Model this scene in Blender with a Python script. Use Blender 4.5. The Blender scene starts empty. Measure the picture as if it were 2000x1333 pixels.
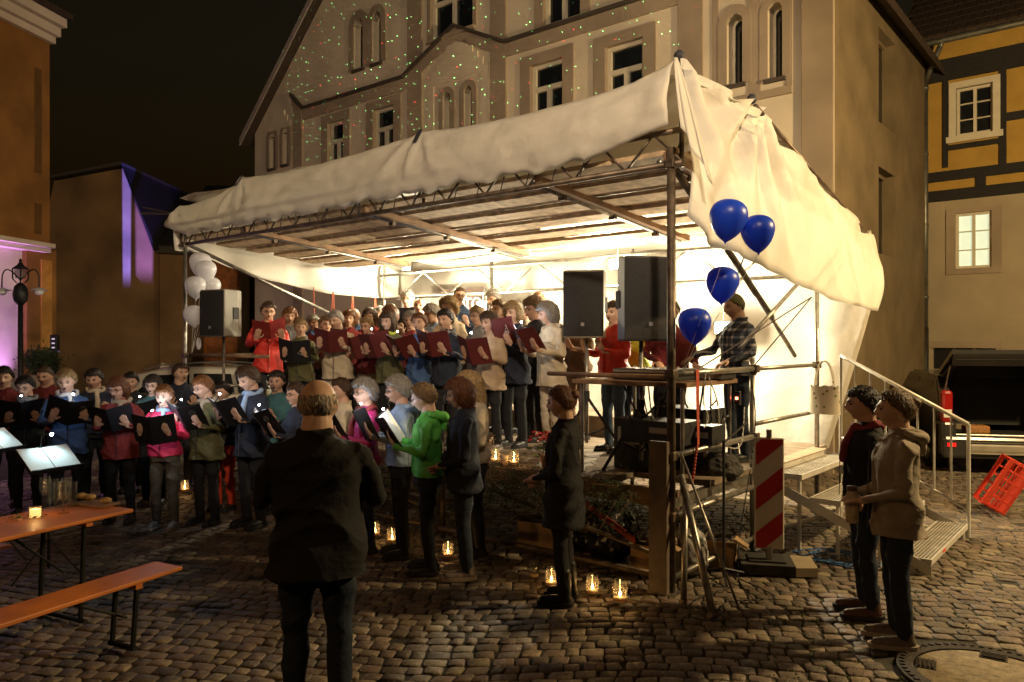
import bpy, bmesh, math, random
import numpy as np
from mathutils import Vector, Matrix, noise as mnoise
random.seed(7); R = math.radians
scene = bpy.context.scene
C = scene.collection

# ------------------------------------------------------------------ camera
CAM_Z, FPX, HOR = 2.0, 1500.0, 670.0
cam_d = bpy.data.cameras.new('camera'); cam = bpy.data.objects.new('camera', cam_d); C.objects.link(cam)
cam_d.sensor_width = 36.0; cam_d.lens = 36.0 * FPX / 2000.0
cam_d.shift_y = (HOR - 666.5) / 2000.0
cam_d.clip_end = 600.0
cam.location = (0, 0, CAM_Z); cam.rotation_euler = (R(90), 0, 0)
scene.camera = cam

# ------------------------------------------------------------------ night sky, added faint fill, exposure
w = bpy.data.worlds.new('World'); scene.world = w; w.use_nodes = True
nt = w.node_tree; bgn = nt.nodes['Background']
sky = nt.nodes.new('ShaderNodeTexSky'); sky.sky_type = 'NISHITA'; sky.sun_disc = False
sky.sun_elevation = R(1.0); sky.sun_rotation = R(200); sky.air_density = 2.0; sky.dust_density = 6.0
tint = nt.nodes.new('ShaderNodeMixRGB'); tint.blend_type = 'MULTIPLY'; tint.inputs[0].default_value = 1
tint.inputs[2].default_value = (1.0, .82, .62, 1)
nt.links.new(sky.outputs[0], tint.inputs[1]); nt.links.new(tint.outputs[0], bgn.inputs[0])
bgn.inputs[1].default_value = 0.016
def lamp(name, kind, loc, power, color, **kw):
    d = bpy.data.lights.new(name, kind); d.energy = power; d.color = color
    aim = kw.pop('aim', None)
    for k, v in kw.items(): setattr(d, k, v)
    o = bpy.data.objects.new(name, d); C.objects.link(o); o.location = loc
    if aim is not None:
        o.rotation_euler = (Vector(aim) - Vector(loc)).to_track_quat('-Z', 'Y').to_euler()
    return o
night_fill = lamp('night_fill', 'SUN', (0, 0, 30), 0.012, (.8, .85, 1.0), angle=R(0.5)); night_fill.rotation_euler = (R(50), 0, R(20))  # faint cool sun lamp added as fill, no moon is in view
# sodium street lighting of the square, added outside the frame without fixtures
lamp('street_lamp_light', 'POINT', (7.8, 6.0, 5.0), 2500, (1.0, .70, .33), shadow_soft_size=.15)
lamp('street_lamp_light', 'SPOT', (1.2, -0.8, 6.6), 3000, (1.0, .77, .52), shadow_soft_size=.2, spot_size=R(60), spot_blend=.4, aim=(-1.0, 10.0, 5.2))  # hangs free; cone shaped to light tarpaulin and house, not the near ground
lamp('street_lamp_light', 'POINT', (-4.2, -1.2, 5.6), 260, (1.0, .50, .18), shadow_soft_size=.15)  # added to light the bench and the back of the man in black
vs = scene.view_settings; vs.view_transform = 'Standard'; vs.look = 'None'; vs.gamma = 1; vs.exposure = 0.0
vs.use_curve_mapping = False
scene.cycles.use_denoising = True
scene.cycles.max_bounces = 6; scene.cycles.transparent_max_bounces = 8
scene.cycles.sample_clamp_indirect = 4.0
scene.cycles.caustics_reflective = False; scene.cycles.caustics_refractive = False

# ------------------------------------------------------------------ helpers
def px(u, v, Y):                      # point at depth Y seen at photo coordinate
    return Vector(((u - 1000) / FPX * Y, Y, CAM_Z + (HOR - v) / FPX * Y))
DV = Vector((0.640, 0.768, 0)); LV = Vector((0.768, -0.640, 0))
N0 = Vector((1.265, 6.10, 0))
def S(t, s, z=0.0):                   # stage frame: t towards the far corner, s to the rear
    return N0 + DV * s - LV * t + Vector((0, 0, z))
def t_at(u, s):
    k = (u - 1000) / FPX
    return (N0.x + DV.x * s - k * (N0.y + DV.y * s)) / (LV.x - k * LV.y)
def st_px(u, v, s):                   # stage-frame point on the plane s seen at u, v
    t = t_at(u, s); p = S(t, s); return t, CAM_Z + (HOR - v) / FPX * p.y
STAGE_YAW = math.atan2(LV.y, LV.x)

MATS = {}
def mat(name, col, rough=.7, metal=0, spec=.5, var=.12, vscale=6.0, bump=0.0, bscale=60.0, trans=0.0, tcol=None, emit=None, estr=0.0, stretch=None, coat=0.0):
    if name in MATS: return MATS[name]
    m = bpy.data.materials.new(name); m.use_nodes = True; n = m.node_tree; nd = n.nodes; b = nd['Principled BSDF']
    b.inputs['Roughness'].default_value = rough; b.inputs['Metallic'].default_value = metal
    b.inputs['Specular IOR Level'].default_value = spec; b.inputs['Coat Weight'].default_value = coat
    c = (*col, 1)
    tc = nd.new('ShaderNodeTexCoord'); mp = nd.new('ShaderNodeMapping'); n.links.new(tc.outputs['Object'], mp.inputs[0])
    if stretch: mp.inputs['Scale'].default_value = stretch
    if var > 0:
        nz = nd.new('ShaderNodeTexNoise'); nz.inputs['Scale'].default_value = vscale; nz.inputs['Detail'].default_value = 5
        n.links.new(mp.outputs[0], nz.inputs[0])
        rp = nd.new('ShaderNodeValToRGB'); rp.color_ramp.elements[0].position = .3; rp.color_ramp.elements[1].position = .7
        rp.color_ramp.elements[0].color = tuple(x * (1 - var * 1.6) for x in col) + (1,)
        rp.color_ramp.elements[1].color = tuple(min(1, x * (1 + var)) for x in col) + (1,)
        n.links.new(nz.outputs[0], rp.inputs[0]); csock = rp.outputs[0]
        n.links.new(csock, b.inputs['Base Color'])
    else:
        b.inputs['Base Color'].default_value = c; csock = None
    if bump > 0:
        nb = nd.new('ShaderNodeTexNoise'); nb.inputs['Scale'].default_value = bscale; nb.inputs['Detail'].default_value = 4
        n.links.new(mp.outputs[0], nb.inputs[0]); bp = nd.new('ShaderNodeBump'); bp.inputs['Strength'].default_value = bump
        bp.inputs['Distance'].default_value = .02
        n.links.new(nb.outputs[0], bp.inputs['Height']); n.links.new(bp.outputs[0], b.inputs['Normal'])
    if emit:
        b.inputs['Emission Color'].default_value = (*emit, 1); b.inputs['Emission Strength'].default_value = estr
    if trans > 0:
        tr = nd.new('ShaderNodeBsdfTranslucent'); mx = nd.new('ShaderNodeMixShader'); mx.inputs[0].default_value = trans
        tr.inputs[0].default_value = (*(tcol or col), 1)
        n.links.new(b.outputs[0], mx.inputs[1]); n.links.new(tr.outputs[0], mx.inputs[2])
        n.links.new(mx.outputs[0], nd['Material Output'].inputs[0])
    MATS[name] = m; return m
def glass(name, col=(.9, .95, .95), rough=.05, alpha=.25):
    if name in MATS: return MATS[name]
    m = bpy.data.materials.new(name); m.use_nodes = True; n = m.node_tree; nd = n.nodes; b = nd['Principled BSDF']
    b.inputs['Base Color'].default_value = (*col, 1); b.inputs['Roughness'].default_value = rough
    tr = nd.new('ShaderNodeBsdfTransparent'); mx = nd.new('ShaderNodeMixShader'); fr = nd.new('ShaderNodeLayerWeight'); fr.inputs[0].default_value = .35
    pw_ = nd.new('ShaderNodeMath'); pw_.operation = 'POWER'; pw_.inputs[1].default_value = 3.0; n.links.new(fr.outputs['Facing'], pw_.inputs[0])
    ma = nd.new('ShaderNodeMath'); ma.operation = 'MULTIPLY_ADD'; ma.inputs[1].default_value = .55; ma.inputs[2].default_value = .05
    tr.inputs[0].default_value = (*col, 1)
    gl = nd.new('ShaderNodeBsdfGlossy'); gl.inputs['Roughness'].default_value = rough
    n.links.new(pw_.outputs[0], ma.inputs[0]); n.links.new(ma.outputs[0], mx.inputs[0])
    n.links.new(tr.outputs[0], mx.inputs[1]); n.links.new(gl.outputs[0], mx.inputs[2]); n.links.new(mx.outputs[0], nd['Material Output'].inputs[0])
    MATS[name] = m; return m

class MB:
    def __init__(s): s.v = []; s.f = []
    def add(s, vs_, fs):
        o = len(s.v); s.v += [tuple(p) for p in vs_]; s.f += [tuple(i + o for i in f) for f in fs]; return s
    def box(s, c, size, M=None, bev=0.0):
        hx, hy, hz = size[0] / 2, size[1] / 2, size[2] / 2
        if bev <= 0:
            P = [Vector((x * hx, y * hy, z * hz)) for x in (-1, 1) for y in (-1, 1) for z in (-1, 1)]
            F = [(0, 1, 3, 2), (4, 6, 7, 5), (0, 4, 5, 1), (2, 3, 7, 6), (0, 2, 6, 4), (1, 5, 7, 3)]
        else:
            P = []; F = []
            bb = bmesh.new(); bmesh.ops.create_cube(bb, size=1.0)
            for q in bb.verts: q.co = Vector((q.co.x * size[0], q.co.y * size[1], q.co.z * size[2]))
            bmesh.ops.bevel(bb, geom=bb.edges[:], offset=bev, segments=2, affect='EDGES', profile=.5)
            bb.verts.index_update()
            P = [q.co.copy() for q in bb.verts]; F = [tuple(x.index for x in f.verts) for f in bb.faces]; bb.free()
        if M is not None: P = [M @ p for p in P]
        c = Vector(c); return s.add([p + c for p in P], F)
    def tube(s, p0, p1, r, n=8, r1=None, caps=True):
        p0, p1 = Vector(p0), Vector(p1); r1 = r if r1 is None else r1
        d = p1 - p0
        if d.length < 1e-6: return s
        q = d.to_track_quat('Z', 'Y'); vs_ = []
        for (p, rr) in ((p0, r), (p1, r1)):
            for k in range(n):
                a = 2 * math.pi * k / n; vs_.append(p + q @ Vector((math.cos(a) * rr, math.sin(a) * rr, 0)))
        fs = [(k, (k + 1) % n, n + (k + 1) % n, n + k) for k in range(n)]
        if caps: fs += [tuple(range(n - 1, -1, -1)), tuple(range(n, 2 * n))]
        return s.add(vs_, fs)
    def path(s, pts, r, n=6):
        for a, b in zip(pts[:-1], pts[1:]): s.tube(a, b, r, n)
        return s
    def lathe(s, prof, c=(0, 0, 0), n=16, M=None):
        c = Vector(c); vs_ = []; m = len(prof)
        for (r, z) in prof:
            for k in range(n):
                a = 2 * math.pi * k / n; p = Vector((r * math.cos(a), r * math.sin(a), z))
                vs_.append((M @ p if M is not None else p) + c)
        fs = [(i * n + k, i * n + (k + 1) % n, (i + 1) * n + (k + 1) % n, (i + 1) * n + k) for i in range(m - 1) for k in range(n)]
        fs += [tuple(range(n - 1, -1, -1)), tuple(range((m - 1) * n, m * n))]
        return s.add(vs_, fs)
    def prism(s, pts, ext):           # planar polygon extruded by a vector
        pts = [Vector(p) for p in pts]; n = len(pts); ext = Vector(ext)
        vs_ = pts + [p + ext for p in pts]
        fs = [tuple(range(n)), tuple(range(2 * n - 1, n - 1, -1))] + [(k, n + k, n + (k + 1) % n, (k + 1) % n) for k in range(n)]
        return s.add(vs_, fs)
    def sphere(s, c, r, n=12, m=8, M=None):
        prof = [(max(1e-4, math.sin(math.pi * i / m)), -math.cos(math.pi * i / m)) for i in range(m + 1)]
        rr = r if isinstance(r, (tuple, list)) else (r, r, r)
        MM = Matrix.Diagonal(Vector(rr)); MM = (M @ MM) if M is not None else MM
        return s.lathe(prof, c, n, MM)
    def grid(s, P):                   # rows of points
        r, c = len(P), len(P[0]); vs_ = [p for row in P for p in row]
        return s.add(vs_, [(i * c + j, i * c + j + 1, (i + 1) * c + j + 1, (i + 1) * c + j) for i in range(r - 1) for j in range(c - 1)])
    def mesh(s, name, m, smooth=False):
        me = bpy.data.meshes.new(name); me.from_pydata(s.v, [], s.f)
        bm = bmesh.new(); bm.from_mesh(me); bmesh.ops.recalc_face_normals(bm, faces=bm.faces[:]); bm.to_mesh(me); bm.free()
        if m: me.materials.append(m)
        if smooth: me.polygons.foreach_set('use_smooth', [True] * len(me.polygons))
        return me
    def build(s, name, m, parent=None, smooth=False):
        return link(name, s.mesh(name, m, smooth), parent)
def link(name, me, parent=None):
    o = bpy.data.objects.new(name, me); C.objects.link(o)
    if parent is not None:
        o.parent = parent; o.matrix_parent_inverse = wm(parent).inverted()
    return o
def wm(o):
    m = o.matrix_basis.copy()
    if o.parent is not None: m = wm(o.parent) @ o.matrix_parent_inverse @ m
    return m
def tag(o, label, cat, group=None, kind=None):
    if label: o['label'] = label
    if cat: o['category'] = cat
    if group: o['group'] = group
    if kind: o['kind'] = kind
    return o
def thing(name, label, cat, loc=(0, 0, 0), rz=0.0, group=None):
    o = bpy.data.objects.new(name, None); C.objects.link(o); o.location = loc; o.rotation_euler = (0, 0, rz)
    o.empty_display_size = .1
    return tag(o, label, cat, group)
def structure(o): o['kind'] = 'structure'; return o
# ================================================================== ground and cobbles
m_joint = mat('joint_soil', (.036, .033, .021), .95, var=.4, vscale=9, bump=.4, bscale=40)
ground = structure(MB().grid([[Vector((x, y, 0)) for x in (-120, -20, 0, 20, 120)] for y in (-30, 0, 20, 60, 220)]).build('ground', m_joint))
def cobble_mat():
    m = bpy.data.materials.new('cobblestone'); m.use_nodes = True; n = m.node_tree; nd = n.nodes; b = nd['Principled BSDF']
    at = nd.new('ShaderNodeAttribute'); at.attribute_name = 'tint'
    rp = nd.new('ShaderNodeValToRGB'); e = rp.color_ramp.elements
    e[0].color = (.085, .07, .055, 1); e[1].color = (.27, .215, .15, 1)
    e.new(.35).color = (.14, .115, .085, 1); e.new(.6).color = (.17, .125, .10, 1); e.new(.8).color = (.215, .18, .12, 1)
    n.links.new(at.outputs['Fac'], rp.inputs[0])
    tc = nd.new('ShaderNodeTexCoord'); nz = nd.new('ShaderNodeTexNoise'); nz.inputs['Scale'].default_value = 34; nz.inputs['Detail'].default_value = 6
    n.links.new(tc.outputs['Object'], nz.inputs[0])
    mx = nd.new('ShaderNodeMixRGB'); mx.blend_type = 'MULTIPLY'; mx.inputs[0].default_value = .7
    r2 = nd.new('ShaderNodeValToRGB'); r2.color_ramp.elements[0].color = (.45, .45, .42, 1); r2.color_ramp.elements[1].color = (1.25, 1.2, 1.15, 1)
    r2.color_ramp.elements[0].position = .3; r2.color_ramp.elements[1].position = .7
    n.links.new(nz.outputs[0], r2.inputs[0]); n.links.new(rp.outputs[0], mx.inputs[1]); n.links.new(r2.outputs[0], mx.inputs[2])
    n.links.new(mx.outputs[0], b.inputs['Base Color']); b.inputs['Roughness'].default_value = .55; b.inputs['Specular IOR Level'].default_value = .45
    nb = nd.new('ShaderNodeTexNoise'); nb.inputs['Scale'].default_value = 70; nb.inputs['Detail'].default_value = 5; n.links.new(tc.outputs['Object'], nb.inputs[0])
    bp = nd.new('ShaderNodeBump'); bp.inputs['Strength'].default_value = .7; bp.inputs['Distance'].default_value = .012
    n.links.new(nb.outputs[0], bp.inputs['Height']); n.links.new(bp.outputs[0], b.inputs['Normal'])
    return m
m_cobble = cobble_mat()
MAN_C = Vector((2.84, 4.56, 0)); MAN_R = .50
def row_pt(a, b):                     # rows bow gently, laid along the house fronts
    x = a; y = b + .16 * math.sin(a * .9 + .4) + .05 * math.sin(a * 2.3 + b * .3)
    ang = R(-9)
    return Vector((x * math.cos(ang) - y * math.sin(ang), x * math.sin(ang) + y * math.cos(ang), 0))
def cobble_geo(rng, a0, a1, b0, b1):
    g = .0075
    cs = [(a0 + g, b0 + g), (a1 - g, b0 + g), (a1 - g, b1 - g), (a0 + g, b1 - g)]
    sk = rng.uniform(-.018, .018)
    base = [row_pt(x + rng.uniform(-.006, .006) + (sk if k > 1 else 0), y + rng.uniform(-.006, .006)) for k, (x, y) in enumerate(cs)]
    cen = sum(base, Vector()) / 4; h = .013 + rng.uniform(-.004, .006); tilt = (rng.uniform(-.05, .05), rng.uniform(-.05, .05))
    V = []
    for (k, z) in ((1.0, .001), (.99, h * .68), (.91, h * .975)):
        for i in range(4):
            p = cen + (base[i] - cen) * k; nx = cen + (base[(i + 1) % 4] - cen) * k
            V.append(Vector((p.x * .90 + nx.x * .10, p.y * .90 + nx.y * .10, z))); V.append(Vector((p.x * .10 + nx.x * .90, p.y * .10 + nx.y * .90, z)))
    for q in V:
        if q.z > .01: q.z += (q.x - cen.x) * tilt[0] + (q.y - cen.y) * tilt[1]
    V.append(cen + Vector((0, 0, h * rng.uniform(.95, 1.05))))
    F = []
    for r_ in range(2):
        for i in range(8): F.append((r_ * 8 + i, r_ * 8 + (i + 1) % 8, (r_ + 1) * 8 + (i + 1) % 8, (r_ + 1) * 8 + i))
    for i in range(8): F.append((16 + i, 16 + (i + 1) % 8, 24))
    return cen, V, F
rng = random.Random(3); stones = []
b = 3.4
while b < 17.5:
    hgt = rng.uniform(.098, .122) * (1 if b < 9 else 1.35)
    a = -9.0
    while a < 13.0:
        wd = rng.uniform(.092, .165) * (1 if b < 9 else 1.35)
        c = row_pt(a + wd / 2, b + hgt / 2)
        if c.y > 4.2 and abs(c.x) < c.y * .70 + .4 and (c - MAN_C).length > MAN_R + .07 and (rng.random() > .006):
            stones.append((c.y, a, a + wd, b, b + hgt))
        a += wd
    b += hgt
stones.sort()
vis = [q for q in stones if abs(row_pt(q[1], q[3]).x) < q[0] * .67 and q[0] > 4.45]
near = set(id(q) for q in vis[:300])
def tinted(me, vals, per):
    at = me.attributes.new('tint', 'FLOAT', 'POINT'); at.data.foreach_set('value', np.repeat(np.array(vals, dtype=np.float32), per))
rest = MB(); tv = []
for q in stones:
    cen, V, F = cobble_geo(rng, q[1], q[2], q[3], q[4]); tn = min(1, max(0, rng.gauss(.5, .24)))
    if id(q) in near:
        mb = MB(); mb.add([p - cen for p in V], F); me = bpy.data.meshes.new('cobble'); me.from_pydata(mb.v, [], mb.f); me.materials.append(m_cobble)
        tinted(me, [tn], len(me.vertices)); me.polygons.foreach_set('use_smooth', [True] * len(me.polygons))
        o = bpy.data.objects.new('cobble', me); C.objects.link(o); o.parent = ground; o.location = cen
    else:
        rest.add(V, F); tv.append(tn)
me = bpy.data.meshes.new('cobbles'); me.from_pydata(rest.v, [], rest.f); me.materials.append(m_cobble); tinted(me, tv, 25)
me.polygons.foreach_set('use_smooth', [True] * len(me.polygons))
o = bpy.data.objects.new('cobbles', me); C.objects.link(o); o.parent = ground; o['kind'] = 'stuff'
# moss between the stones
m_moss = mat('moss', (.055, .075, .018), .95, var=.4, vscale=30)
mb = MB(); rm = random.Random(5)
for k in range(2600):
    y = rm.uniform(4.4, 9.5); x = rm.uniform(.2, .68) * y
    if mnoise.noise(Vector((x * 1.3, y * 1.3, 0))) < -.05: continue
    r_ = rm.uniform(.006, .02)
    a0 = rm.uniform(0, 6.28); mb.add([Vector((x, y, .016 + rm.uniform(0, .006)))] + [Vector((x + r_ * math.cos(a0 + j * 1.047), y + r_ * math.sin(a0 + j * 1.047), .004)) for j in range(6)], [(0, 1 + j, 1 + (j + 1) % 6) for j in range(6)])
o = mb.build('moss', m_moss, ground); o['kind'] = 'stuff'
# manhole cover
m_iron = mat('cast_iron', (.05, .042, .035), .55, .6, bump=.4, bscale=80)
m_conc = mat('cover_concrete', (.27, .215, .13), .85, var=.25, vscale=25, bump=.5, bscale=120)
mh = thing('manhole_cover', 'round concrete filled manhole cover with toothed iron ring set in the cobbles', 'manhole cover', MAN_C)
mb = MB(); P = []
for (r_, z) in ((.50, .001), (.50, .026), (.44, .028), (.405, .024), (.405, .002)):
    P.append([MAN_C + Vector((r_ * math.cos(a * math.pi / 32), r_ * math.sin(a * math.pi / 32), z)) for a in range(65)])
mb.grid(P); mb.build('iron_ring', m_iron, mh)
for k in range(56):
    a = 2 * math.pi * k / 56
    o = MB().box(MAN_C + Vector((.468 * math.cos(a), .468 * math.sin(a), .030)), (.026, .022, .010), Matrix.Rotation(a, 3, 'Z')).build('tooth', m_iron, mh)
mb = MB(); mb.lathe([(.40, .001), (.40, .016), (.385, .021), (.001, .023)], MAN_C, 48); mb.build('concrete_infill', m_conc, mh, True)
for a in (R(150), R(-40), R(55), R(235)):
    g_ = MB()
    cc = MAN_C + Vector((.335 * math.cos(a), .335 * math.sin(a), .024)); MM = Matrix.Rotation(a, 3, 'Z')
    g_.box(cc, (.11, .15, .004), MM); plate = g_.build('vent_plate', m_iron, mh)
    for j in range(4): MB().box(cc + MM @ Vector((-.036 + j * .024, 0, .006)), (.010, .13, .010), MM).build('vent_bar', m_iron, plate)

# ================================================================== houses
FS = 6.64; FT = .78                     # the gabled house front: plane s = FS, its corner at t = FT
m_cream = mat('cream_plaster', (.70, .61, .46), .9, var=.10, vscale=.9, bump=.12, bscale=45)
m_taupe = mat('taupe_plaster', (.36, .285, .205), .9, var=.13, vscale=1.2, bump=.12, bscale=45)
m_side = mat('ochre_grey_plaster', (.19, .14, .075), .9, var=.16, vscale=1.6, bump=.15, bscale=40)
m_wood_w = mat('white_window_paint', (.68, .62, .48), .5, var=.04)
m_dark = mat('dark_moulding', (.07, .055, .042), .7)
m_pane = mat('night_window_glass', (.012, .014, .017), .08, spec=.6, var=0)
m_roof = mat('roof_tiles', (.055, .035, .025), .8, var=.3, vscale=14, bump=.3, bscale=30)
m_zinc = mat('zinc', (.22, .22, .19), .45, .7, var=.2)
FW = 15.95; EAVE = 7.95; FPK = FT + FW / 2
def gz(t): return EAVE + .92 * (FW / 2 - abs(t - FPK))
def clip_gable(bm):
    bmesh.ops.bisect_plane(bm, geom=bm.verts[:] + bm.edges[:] + bm.faces[:], plane_co=S(FT, FS, EAVE), plane_no=(-LV * -.92 * -1 + Vector((0, 0, 1))) if False else (LV * .92 + Vector((0, 0, 1))), clear_outer=True)
    bmesh.ops.bisect_plane(bm, geom=bm.verts[:] + bm.edges[:] + bm.faces[:], plane_co=S(FT + FW, FS, EAVE), plane_no=(-LV * .92 + Vector((0, 0, 1))), clear_outer=True)
def wall_cells(t0, t1, z0, z1, holes, fn, clip=None):
    ts = sorted({t0, t1, *[h[0] for h in holes], *[h[1] for h in holes]}); zs = sorted({z0, z1, *[h[2] for h in holes], *[h[3] for h in holes]})
    ts = [t for t in ts if t0 <= t <= t1]; zs = [z for z in zs if z0 <= z <= z1]
    bm = bmesh.new()
    for a0, a1 in zip(ts[:-1], ts[1:]):
        for c0, c1 in zip(zs[:-1], zs[1:]):
            tm, zm = (a0 + a1) / 2, (c0 + c1) / 2
            if any(h[0] < tm < h[1] and h[2] < zm < h[3] for h in holes): continue
            bm.faces.new([bm.verts.new(fn(t, z)) for t, z in ((a0, c0), (a1, c0), (a1, c1), (a0, c1))])
    bmesh.ops.remove_doubles(bm, verts=bm.verts[:], dist=1e-4)
    if clip: clip(bm)
    me = bpy.data.meshes.new('wall'); bm.to_mesh(me); bm.free(); return me
def reveal(mb, fn, h, depth, back):
    t0, t1, z0, z1 = h
    A = [fn(t0, z0), fn(t1, z0), fn(t1, z1), fn(t0, z1)]; Bk = [p + back * depth for p in A]
    for k in range(4): mb.add([A[k], A[(k + 1) % 4], Bk[(k + 1) % 4], Bk[k]], [(0, 1, 2, 3)])
guild = thing('gabled_house', 'cream plastered gabled house with arched windows behind the stage tent', 'house', S(FT, FS))
ff = lambda t, z, o=0.0: S(t, FS - o, z)
rectw = []; archw = []
def rw(u0, v0, u1, hgt, sur=.26):
    ta = t_at(u1, FS); tb = t_at(u0, FS); _, z = st_px((u0 + u1) / 2, v0, FS); rectw.append((ta, tb, z - hgt, z, sur))
rw(1037, 121, 1100, 1.35); rw(1183, 83, 1257, 1.35); rw(730, 210, 770, 1.35); rw(641, 237, 672, 1.35)
rw(1062, -62, 1135, 1.05, .22); rw(842, -45, 925, 1.25, .1)
for (u0, u1, vt, vb, dep) in ((1420, 1451, 28, 166, .26), (1500, 1529, 6, 154, .26), (866, 881, 182, 262, .2), (907, 923, 168, 250, .2), (692, 710, 36, 136, .2), (728, 745, 24, 124, .2), (527, 538, 262, 330, .12), (553, 563, 252, 322, .12)):
    ta, tb = t_at(u1, FS), t_at(u0, FS); um = (u0 + u1) / 2
    archw.append((ta, tb, st_px(um, vb, FS)[1], st_px(um, vt, FS)[1], dep))
holes = [r_[:4] for r_ in rectw] + [a[:4] for a in archw]
me = wall_cells(FT, FT + FW, 0, EAVE + 7.4, holes, lambda t, z: ff(t, z), clip_gable); me.materials.append(m_cream)
link('wall', me, guild)
side_fn = lambda k, z: S(FT, FS + k, z)
kS = lambda u: (lambda kk: ((kk * S(FT, FS).y - S(FT, FS).x) / (DV.x - kk * DV.y)))((u - 1000) / FPX)
def side_z(u, v): return CAM_Z + (HOR - v) / FPX * S(FT, FS + kS(u)).y
sh = []
for (u0, u1, v0, v1) in ((1716, 1748, 70, 250), (1716, 1748, 335, 500)):
    sh.append((kS(u0), kS(u1), side_z(1732, v1), side_z(1732, v0)))
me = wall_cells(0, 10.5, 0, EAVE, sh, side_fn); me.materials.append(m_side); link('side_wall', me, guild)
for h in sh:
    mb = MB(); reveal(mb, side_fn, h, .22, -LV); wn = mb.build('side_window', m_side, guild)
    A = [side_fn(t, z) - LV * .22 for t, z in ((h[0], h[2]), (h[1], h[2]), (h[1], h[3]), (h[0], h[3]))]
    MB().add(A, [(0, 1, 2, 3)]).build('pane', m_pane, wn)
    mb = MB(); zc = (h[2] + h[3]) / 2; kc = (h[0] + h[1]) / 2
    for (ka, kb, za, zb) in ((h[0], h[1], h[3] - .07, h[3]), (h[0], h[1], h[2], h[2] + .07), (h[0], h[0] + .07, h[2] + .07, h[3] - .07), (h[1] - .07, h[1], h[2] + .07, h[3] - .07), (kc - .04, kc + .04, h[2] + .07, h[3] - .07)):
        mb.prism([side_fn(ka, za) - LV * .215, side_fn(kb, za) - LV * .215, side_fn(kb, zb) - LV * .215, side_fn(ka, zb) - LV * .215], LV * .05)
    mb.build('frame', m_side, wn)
def slab(t0, t1, z0, z1, o0, o1, name, m, parent):      # plate on the house front between offsets o0 and o1
    mb = MB(); mb.prism([ff(t0, z0, o0), ff(t1, z0, o0), ff(t1, z1, o0), ff(t0, z1, o0)], -DV * (o1 - o0)); return mb.build(name, m, parent)
for (ta, tb, z0, z1, sur) in rectw:
    mb = MB(); reveal(mb, ff, (ta, tb, z0, z1), .14, DV); wn = mb.build('window', m_taupe, guild)
    MB().add([ff(t, z, -.13) for t, z in ((ta, z0), (tb, z0), (tb, z1), (ta, z1))], [(0, 1, 2, 3)]).build('pane', m_pane, wn)
    mb = MB(); zt = z1 - (z1 - z0) * .36; tc_ = (ta + tb) / 2; f_ = .075
    for (a, b_, c, d) in ((ta, tb, z1 - f_, z1), (ta, tb, z0, z0 + f_), (ta, ta + f_, z0 + f_, z1 - f_), (tb - f_, tb, z0 + f_, z1 - f_), (ta + f_, tb - f_, zt - .05, zt + .05), (tc_ - .05, tc_ + .05, z0 + f_, zt - .05)):
        mb.prism([ff(a, c, -.125), ff(b_, c, -.125), ff(b_, d, -.125), ff(a, d, -.125)], -DV * .055)
    mb.build('frame', m_wood_w, wn)
    for (a, b_, c, d) in ((ta - sur, tb + sur, z1, z1 + sur * .8), (ta - sur, ta, z0, z1), (tb, tb + sur, z0, z1)):
        slab(a, b_, c, d, 0, .035, 'window_surround', m_taupe, guild)
    slab(ta - .06, tb + .06, z0 - .07, z0, 0, .09, 'window_sill', m_taupe, guild)
def arch_outline(ta, tb, z0, z1, n=10):
    r_ = (tb - ta) / 2; c = (ta + tb) / 2; zz = z1 - r_
    return [(ta, z0)] + [(c - r_ * math.cos(math.pi * k / n), zz + r_ * math.sin(math.pi * k / n)) for k in range(n + 1)] + [(tb, z0)]
for (ta, tb, z0, z1, dep) in archw:
    w_ = tb - ta
    ol = arch_outline(ta, tb, z0, z1)
    mb = MB()                                          # spandrels close the corners over the arch
    n2 = len(ol)
    half = ol[1:n2 - 1]; mid = len(half) // 2
    mb.prism([ff(t, z, .002) for t, z in half[:mid + 1]] + [ff(ta, z1, .002)], DV * dep)
    mb.prism([ff(t, z, .002) for t, z in half[mid:]] + [ff(tb, z1, .002)], DV * dep)
    A = [ff(t, z) for t, z in ol]
    for k in range(n2 - 1): mb.add([A[k], A[k + 1], A[k + 1] + DV * dep, A[k] + DV * dep], [(0, 1, 2, 3)])
    mb.add([A[0], A[-1], A[-1] + DV * dep, A[0] + DV * dep], [(0, 1, 2, 3)])
    wn = mb.build('arched_window', m_cream, guild)
    MB().add([p + DV * (dep - .01) for p in A], [tuple(range(n2))]).build('pane', m_pane, wn)
    mb = MB(); inner = arch_outline(ta + .045, tb - .045, z0 + .045, z1 - .045)
    for k in range(n2 - 1):
        q = [ff(*ol[k], -(dep - .03)), ff(*ol[k + 1], -(dep - .03)), ff(*inner[k + 1], -(dep - .03)), ff(*inner[k], -(dep - .03))]; mb.add(q, [(0, 1, 2, 3)])
    mb.build('frame', m_wood_w, wn)
    s2 = w_ * .55                                       # arched plaster band round the opening, proud of the wall
    o2 = arch_outline(ta - s2, tb + s2, z0, z1 + s2); mb = MB()
    for k in range(n2 - 1):
        q = [ff(*ol[k], .03), ff(*ol[k + 1], .03), ff(*o2[k + 1], .03), ff(*o2[k], .03)]; mb.add(q, [(0, 1, 2, 3)])
        mb.add([ff(*o2[k], .03), ff(*o2[k + 1], .03), ff(*o2[k + 1], 0), ff(*o2[k], 0)], [(0, 1, 2, 3)])
        mb.add([ff(*ol[k], .03), ff(*ol[k + 1], .03), ff(*ol[k + 1], 0), ff(*ol[k], 0)], [(0, 1, 2, 3)])
    mb.build('window_surround', m_taupe, guild)
    slab(ta - .05, tb + .05, z0 - .06, z0, 0, .07, 'window_sill', m_dark, guild)
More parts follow.
